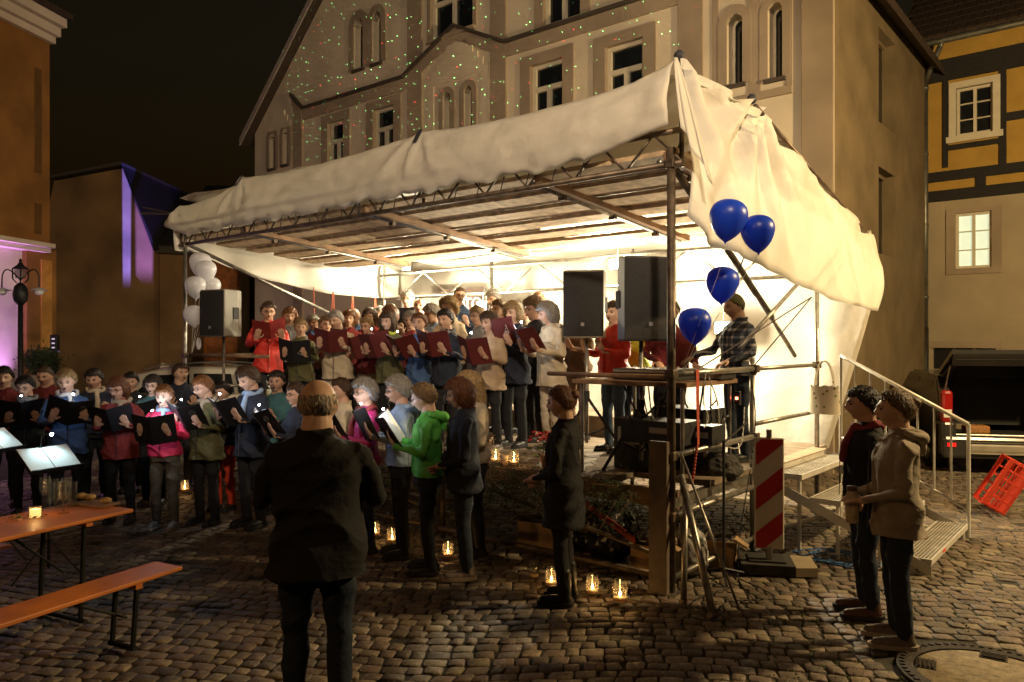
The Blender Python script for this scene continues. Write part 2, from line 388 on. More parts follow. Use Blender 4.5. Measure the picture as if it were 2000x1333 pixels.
# bands, pilasters, stepped ornaments
def band(u0, u1, z0, z1, o=.045, m=None, name='pilaster'):
    slab(t_at(u1, FS), t_at(u0, FS), z0, z1, 0, o, name, m or m_taupe, guild)
band(1568, 1629, 0, EAVE + .1, .06); band(1326, 1374, 0, 9.6); band(960, 990, 0, 11.5); band(798, 826, 0, 12); band(575, 592, 0, 8.3)
zA = st_px(1470, 196, FS)[1]
slab(t_at(1548, FS), t_at(1392, FS), zA - .02, zA + .10, 0, .05, 'window_apron', m_taupe, guild)
for u0, u1 in ((1392, 1404), (1536, 1548), (1462, 1486)): slab(t_at(u1, FS), t_at(u0, FS), zA + .10, zA + 2.0, 0, .02, 'window_band', m_taupe, guild)
def steps(ul, ur, vtop, nst, m):
    tl, tr = t_at(ul, FS), t_at(ur, FS); z = st_px((ul + ur) / 2, vtop, FS)[1]; wid = tl - tr; mid = (tl + tr) / 2
    for k in range(nst):
        hw = wid / 2 * (1 - k / nst * .82); slab(mid - hw, mid + hw, z - .62 + k * .16, z - .62 + (k + 1) * .16, 0, .028 + .003 * k, 'stepped_ornament', m, guild)
steps(836, 955, 100, 5, m_cream); steps(520, 574, 220, 4, m_cream)
slab(t_at(955, FS), t_at(940, FS), st_px(948, 240, FS)[1] - 2, st_px(948, 124, FS)[1], 0, .02, 'ornament_jamb', m_cream, guild)
slab(t_at(848, FS), t_at(836, FS), st_px(842, 240, FS)[1] - 2, st_px(842, 150, FS)[1], 0, .02, 'ornament_jamb', m_cream, guild)
zC = st_px(1547, 287, FS)[1]
slab(t_at(1539, FS), t_at(1503, FS), zC - 1.2, zC, 0, .03, 'notice_board', mat('grey_board', (.33, .29, .24), .7), guild)
slab(t_at(1540, FS), t_at(1501, FS), zC, zC + .02, 0, .05, 'board_rail', m_dark, guild)
cpts = [(572, 183), (595, 210), (790, 149), (890, 48), (990, 80), (1332, -30), (1560, -100)]
cp = [st_px(u, v, FS) for u, v in cpts]
for (a, b_) in zip(cp[:-1], cp[1:]):
    mb = MB(); (ta, za), (tb, zb) = a, b_
    mb.prism([ff(ta, za), ff(tb, zb), ff(tb, zb - .07), ff(ta, za - .07)], -DV * .11); mb.build('cornice', m_dark, guild)
    mb = MB(); mb.prism([ff(ta, za - .07), ff(tb, zb - .07), ff(tb, zb - .34), ff(ta, za - .34)], -DV * .04); mb.build('frieze', m_taupe, guild)
# roof planes
mb = MB()
for sg, t0 in ((1, FT), (-1, FT + FW)):
    e0 = S(t0 - sg * .35, FS - .25, EAVE - .30); e1 = S(FPK, FS - .25, gz(FPK) + .03)
    e2 = S(FPK, FS + 10.6, gz(FPK) + .03); e3 = S(t0 - sg * .35, FS + 10.6, EAVE - .30)
    mb.prism([e0, e1, e2, e3], (0, 0, .18))
roof = mb.build('roof', m_roof, guild)
MB().prism([S(FT + FW + .35, FS - .28, EAVE - .32), S(FPK, FS - .28, gz(FPK) + .02), S(FPK, FS - .28, gz(FPK) + .24), S(FT + FW + .35, FS - .28, EAVE - .10)], DV * .03).build('verge_board', mat('verge', (.42, .36, .33), .8), roof)

# half-timbered house
HS = FS + 6.24; ht_t = t_at(1812, HS)
m_ochre = mat('ochre_infill', (.46, .28, .055), .9, var=.08, vscale=3, bump=.15, bscale=50)
m_beam = mat('black_timber', (.018, .016, .015), .8, var=.3, vscale=8, bump=.2, bscale=30, stretch=(1, 1, 6))
m_plast = mat('beige_plaster', (.40, .33, .22), .9, var=.08, vscale=1.5, bump=.15, bscale=40)
half = thing('half_timbered_house', 'half-timbered house with black beams and ochre panels beside a downpipe', 'house', S(ht_t, HS))
hf = lambda t, z, o=0.0: S(t, HS - o, z)
hz = lambda u, v: st_px(u, v, HS)[1]; ht = lambda u: t_at(u, HS)
TR = ht_t - 7.5
zsplit = hz(1900, 378)
w1 = (ht(1937), ht(1866), hz(1900, 524), hz(1900, 415)); w2 = (ht(1940), ht(1868), hz(1904, 262), hz(1904, 168)); w3 = (ht(1945), ht(1822), hz(1880, 722), hz(1880, 680))
me = wall_cells(TR, ht_t + .5, 0, zsplit, [w1, w3], hf); me.materials.append(m_plast); link('plaster_wall', me, half)
zeave = hz(1840, 95)
me = wall_cells(TR, ht_t + .5, zsplit, zeave + .3, [w2], hf); me.materials.append(m_ochre); link('timbered_wall', me, half)
def hslab(u0, v0, u1, v1, o0, o1, name, m, parent):
    t0, t1 = ht(u1), ht(u0); um, vm = (u0 + u1) / 2, (v0 + v1) / 2
    mb = MB(); mb.prism([hf(t0, hz(um, v1), o0), hf(t1, hz(um, v1), o0), hf(t1, hz(um, v0), o0), hf(t0, hz(um, v0), o0)], -DV * (o1 - o0)); return mb.build(name, m, parent)
for (u0, v0, u1, v1) in ((1812, 362, 2060, 384), (1812, 324, 2060, 344), (1842, 140, 1852, 328), (1952, 110, 1966, 322), (1906, 344, 1926, 364), (1812, 98, 2060, 142), (1852, 278, 1954, 288), (1966, 214, 2060, 230)):
    hslab(u0, v0, u1, v1, .0 if u1 - u0 > 60 else .0, .05 if u1 - u0 > 60 else .046, 'beam', m_beam, half)
m_lit = mat('lit_window', (.6, .65, .55), .5, var=.1, emit=(.75, .86, .62), estr=.75)
for (h, m_, nx, nz, nm) in ((w1, m_lit, 2, 3, 'window'), (w2, m_pane, 2, 3, 'window'), (w3, m_pane, 3, 1, 'cellar_window')):
    mb = MB(); reveal(mb, hf, h, .12, DV); wn = mb.build(nm, m_plast if nm != 'window' or m_ is m_lit else m_beam, half)
    cw, ch = (h[1] - h[0]) / nx, (h[3] - h[2]) / nz
    for i in range(nx):
        for j in range(nz):
            MB().add([hf(h[0] + cw * (i + a), h[2] + ch * (j + b_), -.10) for a, b_ in ((0, 0), (1, 0), (1, 1), (0, 1))], [(0, 1, 2, 3)]).build('pane', m_, wn)
    if nm == 'window':
        mb = MB(); fr = .055
        for i in range(nx + 1):
            wv = fr if i in (0, nx) else .06; x = h[0] + cw * i; x = min(max(x, h[0] + wv / 2), h[1] - wv / 2)
            mb.prism([hf(x - wv / 2, h[2], -.09), hf(x + wv / 2, h[2], -.09), hf(x + wv / 2, h[3], -.09), hf(x - wv / 2, h[3], -.09)], -DV * .05)
        for j in range(nz + 1):
            wv = fr if j in (0, nz) else .022; z = h[2] + ch * j; z = min(max(z, h[2] + wv / 2), h[3] - wv / 2)
            mb.prism([hf(h[0], z - wv / 2, -.088), hf(h[1], z - wv / 2, -.088), hf(h[1], z + wv / 2, -.088), hf(h[0], z + wv / 2, -.088)], -DV * .046)
        mb.build('frame', m_wood_w, wn)
        if m_ is m_pane:
            a = .13
            for q in ((h[0] - a, h[1] + a, h[3], h[3] + a), (h[0] - a, h[0], h[2], h[3]), (h[1], h[1] + a, h[2], h[3]), (h[0] - a - .05, h[1] + a + .05, h[2] - .13, h[2])):
                mb = MB(); mb.prism([hf(q[0], q[2], 0), hf(q[1], q[2], 0), hf(q[1], q[3], 0), hf(q[0], q[3], 0)], -DV * .07); mb.build('casing', m_wood_w, wn)
        else:
            a = .17
            for q in ((h[0] - a, h[1] + a, h[3], h[3] + a * .6), (h[0] - a, h[0], h[2], h[3]), (h[1], h[1] + a, h[2], h[3]), (h[0] - a, h[1] + a, h[2] - .12, h[2])):
                mb = MB(); mb.prism([hf(q[0], q[2], 0), hf(q[1], q[2], 0), hf(q[1], q[3], 0), hf(q[0], q[3], 0)], -DV * .03); mb.build('casing', m_taupe, wn)
    else:
        mb = MB(); mb.prism([hf(h[0] - .1, h[3], 0), hf(h[1] + .1, h[3], 0), hf(h[1] + .1, h[3] + .14, 0), hf(h[0] - .1, h[3] + .14, 0)], -DV * .03); mb.build('lintel', m_taupe, wn)
        for i in range(1, 3):
            x = h[0] + cw * i; mb = MB(); mb.prism([hf(x - .03, h[2], -.09), hf(x + .03, h[2], -.09), hf(x + .03, h[3], -.09), hf(x - .03, h[3], -.09)], -DV * .03); mb.build('mullion', m_taupe, wn)
rb = [S(ht_t + .5, HS - .35, zeave + .05), S(TR, HS - .35, zeave + .05)]; rt = [p + DV * 4.5 + Vector((0, 0, 4.6)) for p in rb]
roof = MB().prism([rb[0], rb[1], rt[1], rt[0]], (0, 0, .12)).build('roof', m_roof, half)
rowv = (rt[0] - rb[0]); up = Vector((0, 0, .125))
mb0 = None
for i in range(10):                     # tile courses near the eave
    for j in range(44):
        f0 = i / 22.0; a = rb[0].lerp(rb[1], (j + .5 * (i % 2)) / 44.0) + rowv * f0 + up
        if a.x / a.y * FPX + 1000 > 2090: continue
        if mb0 is None:
            wv = (rb[1] - rb[0]) / 44.0 * .94; hv = rowv / 22.0 * 1.08; nn = wv.cross(hv).normalized() * (.02 if wv.cross(hv).z > 0 else -.02)
            mb0 = MB().prism([Vector((0, 0, 0)) + nn * .4, wv + nn * .4, wv + hv, hv], nn * .9).mesh('roof_tile', m_roof)
        o = link('roof_tile', mb0, roof); o.matrix_parent_inverse = wm(roof).inverted(); o.location = a
mb = MB(); mb.tube(S(ht_t + .45, HS - .42, zeave + .02), S(TR, HS - .42, zeave + .02), .065, 10); mb.build('gutter', m_zinc, half)
dp = S(ht_t + .02, HS - .16); zt = hz(1810, 170)
mb = MB(); mb.path([S(ht_t - .35, HS - .42, zeave), S(ht_t - .30, HS - .40, zeave - .12), dp + Vector((0, 0, zt + .05)), dp + Vector((0, 0, zt - .1))], .055, 10)
mb.tube(dp + Vector((0, 0, zt + .02)), dp + Vector((0, 0, hz(1803, 640))), .062, 12)
for zz in (.35, 1.9, 3.4, 4.8): mb.tube(dp + Vector((0, 0, 2.6 + zz)), dp + Vector((0, 0, 2.64 + zz)), .075, 12)
mb.build('downpipe', m_zinc, half, True)
mb = MB(); mb.tube(dp + Vector((0, 0, hz(1803, 640))), dp, .07, 12); mb.build('standpipe', mat('iron_pipe', (.05, .045, .04), .6, .4), half, True)

# corner house at the far side of the square (ochre, purple uplight)
OC = Vector((-.602 * 18, 18, 0)); OD = Vector((.183, 1, 0)).normalized(); OL = Vector((-OD.y, OD.x, 0))
m_och2 = mat('ochre_house_plaster', (.27, .125, .032), .9, var=.2, vscale=1.2, bump=.12, bscale=30)
m_palew = mat('pale_wall', (.70, .62, .58), .9, var=.05, vscale=2, bump=.1, bscale=30)
corner = thing('corner_house', 'ochre corner house with moulded cornice and a pale wall flooded with purple light', 'house', OC)
hgt = CAM_Z + 630 / FPX * 18; led = CAM_Z + 172 / FPX * 18
def ob(k0, k1, z0, z1, o0, o1, name, m, par=None):
    A = OC - OD * k0; B_ = OC - OD * k1
    A2, B2 = A - OL * o0, B_ - OL * o0
    mb = MB(); mb.prism([A2 + Vector((0, 0, z0)), B2 + Vector((0, 0, z0)), B2 + Vector((0, 0, z1)), A2 + Vector((0, 0, z1))], -OL * (o1 - o0)); return mb.build(name, m, par or corner)
ob(0, 12, 0, hgt, -8, 0, 'wall', m_och2)
ob(.85, 12, 0, led, .0, .05, 'pale_wall', m_palew)
ob(-.02, .84, 0, led + .1, .0, .16, 'corner_pier', m_och2)
ob(.15, .45, 1.2, 3.9, .16, .20, 'pier_strip', mat('orange_strip', (.55, .27, .06), .8))
for i, (z0, z1, o) in enumerate(((led, led + .10, .30), (led + .10, led + .2, .42))): ob(.3, 12, z0, z1, 0, o, 'ledge', m_palew)
for i, (z0, z1, o) in enumerate(((hgt - .55, hgt - .40, .12), (hgt - .40, hgt - .2, .26), (hgt - .2, hgt, .42))): ob(-.05, 12, z0, z1, 0, o, 'cornice', m_palew)
mb = MB(); A = OC - OD * -.1
ob(-.1, 12, hgt, hgt + .12, -8, .55, 'roof', m_roof)
for z0, z1 in ((5.9, 8.3), (3.9 + .6, 5.2)): ob(.25, .45, z0, z1, .0, .012, 'recess_shade_strip', mat('recess_shade', (.14, .07, .02), .9))  # shade of the wall recesses painted as darker strips laid on the wall

# plain rendered house with a steep verge
m_brown = mat('brown_render', (.26, .15, .065), .92, var=.25, vscale=.8, bump=.15, bscale=25)
GY = 23.5
gh = thing('rendered_house', 'plain brown rendered gable house between the ochre house and the tent', 'house', px(200, 840, GY) * Vector((1, 1, 0)) if False else Vector((px(200, 840, GY).x, GY, 0)))
def gp(u, v): return px(u, v, GY)
b0 = gp(60, 0); pts = [Vector((gp(80, 0).x, GY, 0)), Vector((gp(301, 0).x, GY, 0)), gp(301, 487), gp(241, 329), gp(106, 354), gp(80, 470)]
MB().prism(pts, (0, 6, 0)).build('wall', m_brown, gh)
MB().prism([gp(303, 490) + Vector((0, -.12, 0)), gp(241, 325) + Vector((0, -.12, 0)), gp(238, 319) + Vector((0, -.12, 0)), gp(309, 487) + Vector((0, -.12, 0))], (0, 6.2, 0)).build('roof', mat('black_roof', (.012, .011, .010), .95), gh)
MB().prism([gp(241, 324) + Vector((0, -.15, 0)), gp(104, 350) + Vector((0, -.15, 0)), gp(103, 345) + Vector((0, -.15, 0)), gp(240, 318) + Vector((0, -.15, 0))], (0, 6.2, 0)).build('ridge_board', m_dark, gh)
an = [Vector((gp(303, 0).x, GY + .3, 0)), Vector((gp(420, 0).x, GY + .3, 0)), gp(420, 498), gp(303, 492)]
an = [Vector((p.x, GY + .3, p.z)) for p in an]
MB().prism(an, (0, 5, 0)).build('annex_wall', m_brown, gh)
MB().prism([Vector((p.x, GY + .1, p.z)) for p in (gp(300, 493), gp(425, 500), gp(425, 486), gp(300, 479))], (0, 5, 0)).build('annex_eave', m_dark, gh)
ra, rb2 = gp(302, 484), gp(430, 484); MB().prism([Vector((ra.x, GY + .12, ra.z)), Vector((rb2.x, GY + .12, rb2.z)), Vector((rb2.x, GY + 4.0, ra.z + 2.6)), Vector((ra.x, GY + 4.0, ra.z + 2.6))], (0, 0, .12)).build('annex_roof', mat('black_roof', (.012, .011, .010), .95), gh)
MB().box(Vector((gp(445, 0).x, GY - .5, 3.0)), (1.0, .2, 3.9)).build('door_leaf', mat('orange_door', (.30, .10, .02), .7, var=.3), gh)
# far dark roof / hill behind
hill = MB(); P = []
for j in range(3):
    P.append([Vector((x, 70 + j * 20, max(-1, [11.5 + 1.0 * math.sin(x * .31) + .8 * math.sin(x * .83) + 5 * math.exp(-((x + 36) / 12) ** 2), 15, 8][j]))) for x in range(-110, 60, 5)])
P.insert(0, [Vector((x, 66, -1)) for x in range(-110, 60, 5)])
structure(hill.grid(P).build('hill', mat('dark_hill', (.05, .045, .03), 1, var=.3, vscale=.2)))
# ================================================================== scaffold stage
m_steel = mat('galvanised_steel', (.36, .34, .30), .38, .85, var=.25, vscale=14)
m_rust = mat('dark_steel_tube', (.13, .095, .065), .5, .6, var=.4, vscale=10)
m_plank = mat('weathered_plank', (.50, .36, .22), .8, var=.28, vscale=9, bump=.25, bscale=24)
m_timber = mat('brown_timber', (.24, .14, .075), .8, var=.3, vscale=5, bump=.2, bscale=30)
m_deck = mat('deck_plywood', (.20, .15, .10), .75, var=.3, vscale=4, bump=.1)
m_red = mat('red_cap', (.75, .06, .03), .5, var=0)
DZ = .80
stage = thing('scaffold_stage', 'scaffold tube stage with plank ceiling and plywood deck under the tarpaulin', 'stage', S(0, 0))
def stube(a, b_, r=.0245, m=None, name='tube', n=10): return MB().tube(S(*a), S(*b_), r, n).build(name, m or m_steel, stage, True)
TW = 7.79
for (t, s, top, m) in ((0, 0, 3.55, m_rust), (TW, 0, 3.72, m_steel), (.02, 1.66, 1.86, m_steel), (0, 3.45, 3.0, m_steel), (2.6, 3.75, 3.3, m_steel), (5.2, 3.75, 3.3, m_steel), (TW, 3.75, 3.4, m_steel), (TW, 1.8, 1.9, m_steel), (2.6, .05, .72, m_rust), (5.2, .05, .72, m_rust)):
    stube((t, s, .02), (t, s, top), .027 if (t, s) != (0, 0) else .035, m, 'post')
    MB().box(S(t, s, .012), (.15, .15, .02), Matrix.Rotation(STAGE_YAW, 3, 'Z')).build('base_plate', m_steel, stage)
# ground and side ledgers
for z, r_ in ((.13, .026), (.62, .026), (1.10, .026), (1.75, .026)): stube((0, 0, z), (0, 1.66, z), r_, m_steel, 'ledger')
stube((0, 1.66, .13), (-.25, 3.45, .13), .026, m_steel, 'ledger')
stube((0, 0, .13), (2.6, 0, .13), .026, m_rust, 'ledger'); stube((2.6, 0, .13), (5.2, 0, .13), .026, m_rust, 'ledger'); stube((5.2, 0, .13), (TW, 0, .13), .026, m_rust, 'ledger')
stube((.25, .35, .26), (2.6, .35, .30), .022, m_rust, 'ledger'); stube((2.6, .4, .3), (5.2, .4, .3), .022, m_rust, 'ledger')
stube((.05, .12, 1.72), (1.6, .5, 1.70), .022, m_timber, 'guard_rail')
stube((0, 1.66, 1.75), (0, 3.45, 1.75), .022, m_steel, 'guard_rail'); stube((0, 1.66, 1.22), (0, 3.45, 1.22), .022, m_steel, 'guard_rail')
stube((TW, .05, 1.82), (5.9, .15, 1.82), .024, m_timber, 'guard_rail'); stube((TW, 0, 1.35), (TW, 1.8, 1.35), .024, m_steel, 'guard_rail'); stube((TW, 0, 1.82), (TW, 1.8, 1.82), .024, m_steel, 'guard_rail')
for t in (0, 2.6, 5.2): stube((t, .05, .25), (t + 2.6, .05, .70), .018, m_rust, 'brace')
stube((0.0, .02, 3.42), (0.0, 2.1, 2.25), .030, m_rust, 'brace'); stube((0, 2.1, 2.25), (0, 2.75, 1.86), .022, m_steel, 'brace')
stube((-.05, 1.2, 1.95), (-.1, 3.3, 2.95), .020, m_steel, 'brace')
stube((TW, 0.05, 3.42), (TW - .05, 2.9, 2.35), .026, m_steel, 'brace')
for (t, s, z) in ((0, 0, 3.42), (0, 0, 1.75), (0, 0, 1.10), (0, 0, .62), (0, 1.66, 1.75), (0, 1.66, 1.10), (0, 3.45, 1.75), (TW, 0, 3.42), (TW, 0, 1.82)):
    MB().box(S(t, s, z), (.085, .085, .075), Matrix.Rotation(STAGE_YAW, 3, 'Z'), .01).build('coupler', m_rust, stage)
# deck panels
for i in range(3):
    for j in range(7):
        t0, t1 = i * TW / 3 + .01, (i + 1) * TW / 3 - .01; s0, s1 = .20 + j * .52, .20 + (j + 1) * .52 - .012
        if i == 0 and j == 0: t0 = .75
        MB().prism([S(t0, s0, DZ - .05), S(t1, s0, DZ - .05), S(t1, s1, DZ - .05), S(t0, s1, DZ - .05)], (0, 0, .05)).build('deck_panel', m_deck, stage)
for i in range(3): MB().prism([S(i * TW / 3 + .03, .16, .64), S((i + 1) * TW / 3 - .03, .16, .64), S((i + 1) * TW / 3 - .03, .16, .79), S(i * TW / 3 + .03, .16, .79)], DV * .035).build('deck_beam', m_timber, stage)
MB().prism([S(.03, .1, .66), S(.03, 1.6, .66), S(.03, 1.6, .74), S(.03, .1, .74)], -LV * .06).build('deck_beam', m_steel, stage)
# riser for the rear rows
MB().prism([S(2.3, 2.75, DZ + .001), S(7.5, 2.75, DZ + .001), S(7.5, 3.6, DZ + .001), S(2.3, 3.6, DZ + .001)], (0, 0, .26)).build('riser', m_deck, stage)
# ceiling: planks on joists, falling to the rear
def zc(s): return 3.53 - .082 * s
pl_me = None
for j in range(12):
    s0 = .02 + j * .245; s1 = s0 + .252
    for (ta, tb) in ((-.05, 2.58 + .3 * math.sin(j * 2.1)), (2.59 + .3 * math.sin(j * 2.1), 5.3 + .25 * math.sin(j * 1.3)), (5.31 + .25 * math.sin(j * 1.3), 7.85)):
        if j in (7, 9) and ta < 2 : continue
        dz = random.uniform(-.006, .006) + (.024 if j % 2 else -.020)
        MB().prism([S(ta, s0, zc(s0) + dz), S(tb, s0, zc(s0) + dz), S(tb, s1, zc(s1) + dz), S(ta, s1, zc(s1) + dz)], (0, 0, .04)).build('plank', m_plank, stage)
for j in (7, 9):
    s0 = .02 + j * .245; s1 = s0 + .15
    MB().prism([S(.2, s0, zc(s0) + .03), S(2.5, s0, zc(s0) + .03), S(2.5, s1, zc(s1) + .03), S(.2, s1, zc(s1) + .03)], (0, 0, .03)).build('steel_rail', m_steel, stage)
for t in (.12, 1.43, 3.88, 6.3):
    stube((t, .02, zc(0) - .07), (t, 2.9, zc(2.9) - .07), .024, m_steel, 'joist_tube')
    MB().prism([S(t - .05, .0, zc(0) - .075), S(t - .12, .0, zc(0) - .075), S(t - .12, 2.92, zc(2.92) - .075), S(t - .05, 2.92, zc(2.92) - .075)], (0, 0, .07)).build('joist_timber', m_timber, stage)
    for s in (.5, 1.4, 2.3): MB().box(S(t, s, zc(s) - .09), (.07, .05, .06), Matrix.Rotation(STAGE_YAW, 3, 'Z')).build('coupler', m_rust, stage)
# trusses
def truss(s, zlo, zhi, t0, t1, step, m, r_=.024):
    stube((t0, s, zlo), (t1, s, zlo), r_, m, 'truss_chord'); stube((t0, s, zhi), (t1, s, zhi), r_, m, 'truss_chord')
    k = t0; up_ = True
    while k + step / 2 <= t1:
        stube((k, s, zlo if up_ else zhi), (k + step / 2, s, zhi if up_ else zlo), .011, m, 'truss_web', 6); k += step / 2; up_ = not up_
truss(.0, 3.42, 3.68, -.1, 7.95, .52, m_rust); truss(3.75, 2.80, 3.22, -.1, 7.9, 1.25, m_steel)
stube((.1, 3.7, 3.14), (7.8, 3.7, 2.9), .018, m_steel, 'truss_chord') if False else None
for (t, zt) in ((-.06, 4.2), (2.89, 4.17), (6.31, 4.17), (8.02, 4.02)): stube((t, .06, 3.4), (t, .06, zt), .022, m_rust, 'roof_pole')
stube((-.25, .99, 3.45), (-.25, .99, 4.06), .022, m_rust, 'roof_pole')
stube((-.28, .99, 4.06), (-.32, 4.3, 3.29), .022, m_rust, 'roof_edge_tube')

# ------------------------------------------------------------------ tarpaulin
def tarp_mat():
    m = mat('tarpaulin', (.80, .76, .68), .5, spec=.4, var=.06, vscale=3, bump=.0, trans=.45, tcol=(.86, .82, .72))
    n = m.node_tree; nd = n.nodes; b = nd['Principled BSDF']
    tc = nd.new('ShaderNodeTexCoord'); nz = nd.new('ShaderNodeTexNoise'); nz.inputs['Scale'].default_value = 4; nz.inputs['Detail'].default_value = 9; nz.inputs['Distortion'].default_value = .3
    wv = nd.new('ShaderNodeTexWave'); wv.inputs['Scale'].default_value = 120; wv.inputs['Distortion'].default_value = .6
    n.links.new(tc.outputs['Object'], nz.inputs[0]); n.links.new(tc.outputs['Object'], wv.inputs[0])
    b1 = nd.new('ShaderNodeBump'); b1.inputs['Strength'].default_value = .22; b1.inputs['Distance'].default_value = .05
    b2 = nd.new('ShaderNodeBump'); b2.inputs['Strength'].default_value = .08; b2.inputs['Distance'].default_value = .004
    vo = nd.new('ShaderNodeTexVoronoi'); vo.feature = 'F1'; vo.inputs['Scale'].default_value = 2.6; wn = nd.new('ShaderNodeVectorMath'); wn.operation = 'MULTIPLY_ADD'; wn.inputs[1].default_value = (.35, .35, .35); n.links.new(nz.outputs['Color'], wn.inputs[0]); n.links.new(tc.outputs['Object'], wn.inputs[2]); n.links.new(wn.outputs[0], vo.inputs['Vector']); b0 = nd.new('ShaderNodeBump'); b0.inputs['Strength'].default_value = .30; b0.inputs['Distance'].default_value = .06; n.links.new(vo.outputs['Distance'], b0.inputs['Height']); n.links.new(b0.outputs[0], b1.inputs['Normal']); n.links.new(nz.outputs[0], b1.inputs['Height']); n.links.new(wv.outputs[0], b2.inputs['Height']); n.links.new(b1.outputs[0], b2.inputs['Normal']); n.links.new(b2.outputs[0], b.inputs['Normal'])
    return m
m_tarp = tarp_mat()
tarp = thing('tarpaulin', 'large cream tarpaulin stretched over the scaffold stage as roof and walls', 'tarpaulin', S(0, 0, 0))
def lerp_pts(pts, x):
    for (x0, *a), (x1, *b_) in zip(pts[:-1], pts[1:]):
        if x0 <= x <= x1:
            k = (x - x0) / (x1 - x0); return [p + (q - p) * k for p, q in zip(a, b_)]
    return list(pts[-1][1:]) if x > pts[-1][0] else list(pts[0][1:])
def nz3(x, y, z=0.0): return mnoise.noise(Vector((x, y, z)))
def thick(o, th=.004):
    sm = o.modifiers.new('thickness', 'SOLIDIFY'); sm.thickness = th; return o
# front drape
poles = (-.06, 2.89, 6.31, 8.02)
P = []; nr, nc = 16, 200
for i in range(nr + 1):
    v = i / nr; row = []
    for j in range(nc + 1):
        t = -.02 + 8.22 * j / nc
        dn = min((abs(t - p), p) for p in poles); seg = [(a, b_) for a, b_ in zip(poles[:-1], poles[1:]) if a <= t <= b_]
        sag = 0
        if seg: a, b_ = seg[0]; x = (t - a) / (b_ - a); sag = .09 * math.sin(math.pi * x) ** .6
        top = 4.20 - sag if t > .35 else 4.20 - sag + .06 * (1 - t / .35)
        if t > 8.02: top = 4.02 - (t - 8.02) * .9
        if 6.31 < t <= 8.02: top = 4.17 - .15 * (t - 6.31) / 1.71 - sag
        bot = 3.53 + .02 * math.sin(t * 9) + .012 * math.sin(t * 23)
        if t < .72: bot = 3.55 + (.72 - t) * .22
        if t > 7.6: bot = 3.53 + (t - 7.6) * .28
        z = top + (bot - top) * v
        fan = .05 * math.sin(t * 17) * math.exp(-(t / .35) ** 2) * v
        for p in poles[1:]:                       # folds fanning out below each pole tip
            dx, dy = t - p, v * .7 + .06; ang = math.atan2(dx, dy); d = math.hypot(dx, dy)
            fan += .030 * (1 - 2 * abs(math.sin(ang * 4.5 + p * 2)) ** .6) * math.exp(-(d / 1.15) ** 2)
        loose = .035 * nz3(t * 1.1, v * 1.4, 3) * math.sin(math.pi * v) + .018 * nz3(t * 3.2 + v * 1.5, v * 3, 7) * v
        cre = .034 * abs(nz3(t * 1.3 - v * 1.8, v * 1.2, 11)) + .022 * abs(nz3(t * 2.6 + v * 2.4, v * 1.2 - t * .6, 21)) + .012 * abs(nz3(t * 5.2 - v * 3, v * 3 + t, 31)) + .012 * max(0, v - .72) * math.sin(t * 7 + 2.5 * nz3(t, 0, 5))
        s = .05 - .10 * v - .085 * math.sin(math.pi * v) ** .7 - .02 - fan * math.sin(math.pi * min(1, v + .15)) + loose - cre
        row.append(S(t, s, z))
    P.append(row)
thick(MB().grid(P).build('front_drape', m_tarp, tarp, True))
# roof sheet
P = []
for i in range(25):
    s = -.0 + 4.35 * i / 24; row = []
    for j in range(61):
        t = -.3 + 8.45 * j / 60
        z = lerp_pts([(0, 4.17), (.99, 4.08), (4.35, 3.33)], s)[0] - .05 * math.sin(math.pi * ((t * .385) % 1)) - (max(0, -t) * .1)
        row.append(S(max(t, -.3 + .24 * max(0, 1 - s)), s + .1 * (1 - s / 4.35), z + .015 * nz3(t * 1.5, s * 1.5)))
    P.append(row)
thick(MB().grid(P).build('roof_sheet', m_tarp, tarp, True))
# side drape on the stair side, lower edge swinging up to the rear
def s_at(u, t):
    k = (u - 1000) / FPX; bx = N0.x - LV.x * t; by = N0.y - LV.y * t
    return (k * by - bx) / (DV.x - k * DV.y)
def z_at(v, t, s): return CAM_Z + (HOR - v) / FPX * S(t, s).y
low = []
for (u, v) in ((1338, 398), (1425, 472), (1500, 528), (1560, 562), (1620, 586), (1683, 606)):
    s = s_at(u, -.36); low.append((s, z_at(v, -.36, s)))
low[0] = (0.0, low[0][1])
P = []; nr, nc = 18, 110
for i in range(nr + 1):
    v = i / nr; row = []
    for j in range(nc + 1):
        s = 4.36 * j / nc
        ztop = lerp_pts([(0, 4.25), (.99, 4.10), (4.36, 3.30)], s)[0] - (.05 * math.sin(math.pi * s / .99) if s < .99 else .03 * math.sin(math.pi * (s - .99) / 3.37))
        zb = lerp_pts(low, s)[0]; ttop = lerp_pts([(0, -.05), (.99, -.27), (4.36, -.33)], s)[0]
        z = ztop + (zb - ztop) * v
        fan = 0
        for (p, k, amp) in ((.99, 10, .075), (0.0, 7, .06), (4.36, 8, .05)):
            dx, dy = s - p, v + .07; fan += amp * math.sin(math.atan2(dx, dy) * k + p) * math.exp(-(math.hypot(dx * .9, dy) / .9) ** 2)
        vert = .04 * math.sin(s * 16 + 2 * v) * math.exp(-((s - .45) / .5) ** 2) * v
        t = ttop - .05 * v - .10 * math.sin(math.pi * v * .8) + fan + vert + .05 * nz3(s * 1.2 + v, v * 1.6, 2) + .05 * abs(nz3(s * 1.6 - v * 1.5, v * 1.5, 9)) + .03 * abs(nz3(s * 3.2 + v * 2.4, v * 2.2, 19))
        row.append(S(t, s - .02 * v, z))
    P.append(row)
thick(MB().grid(P).build('side_drape', m_tarp, tarp, True))
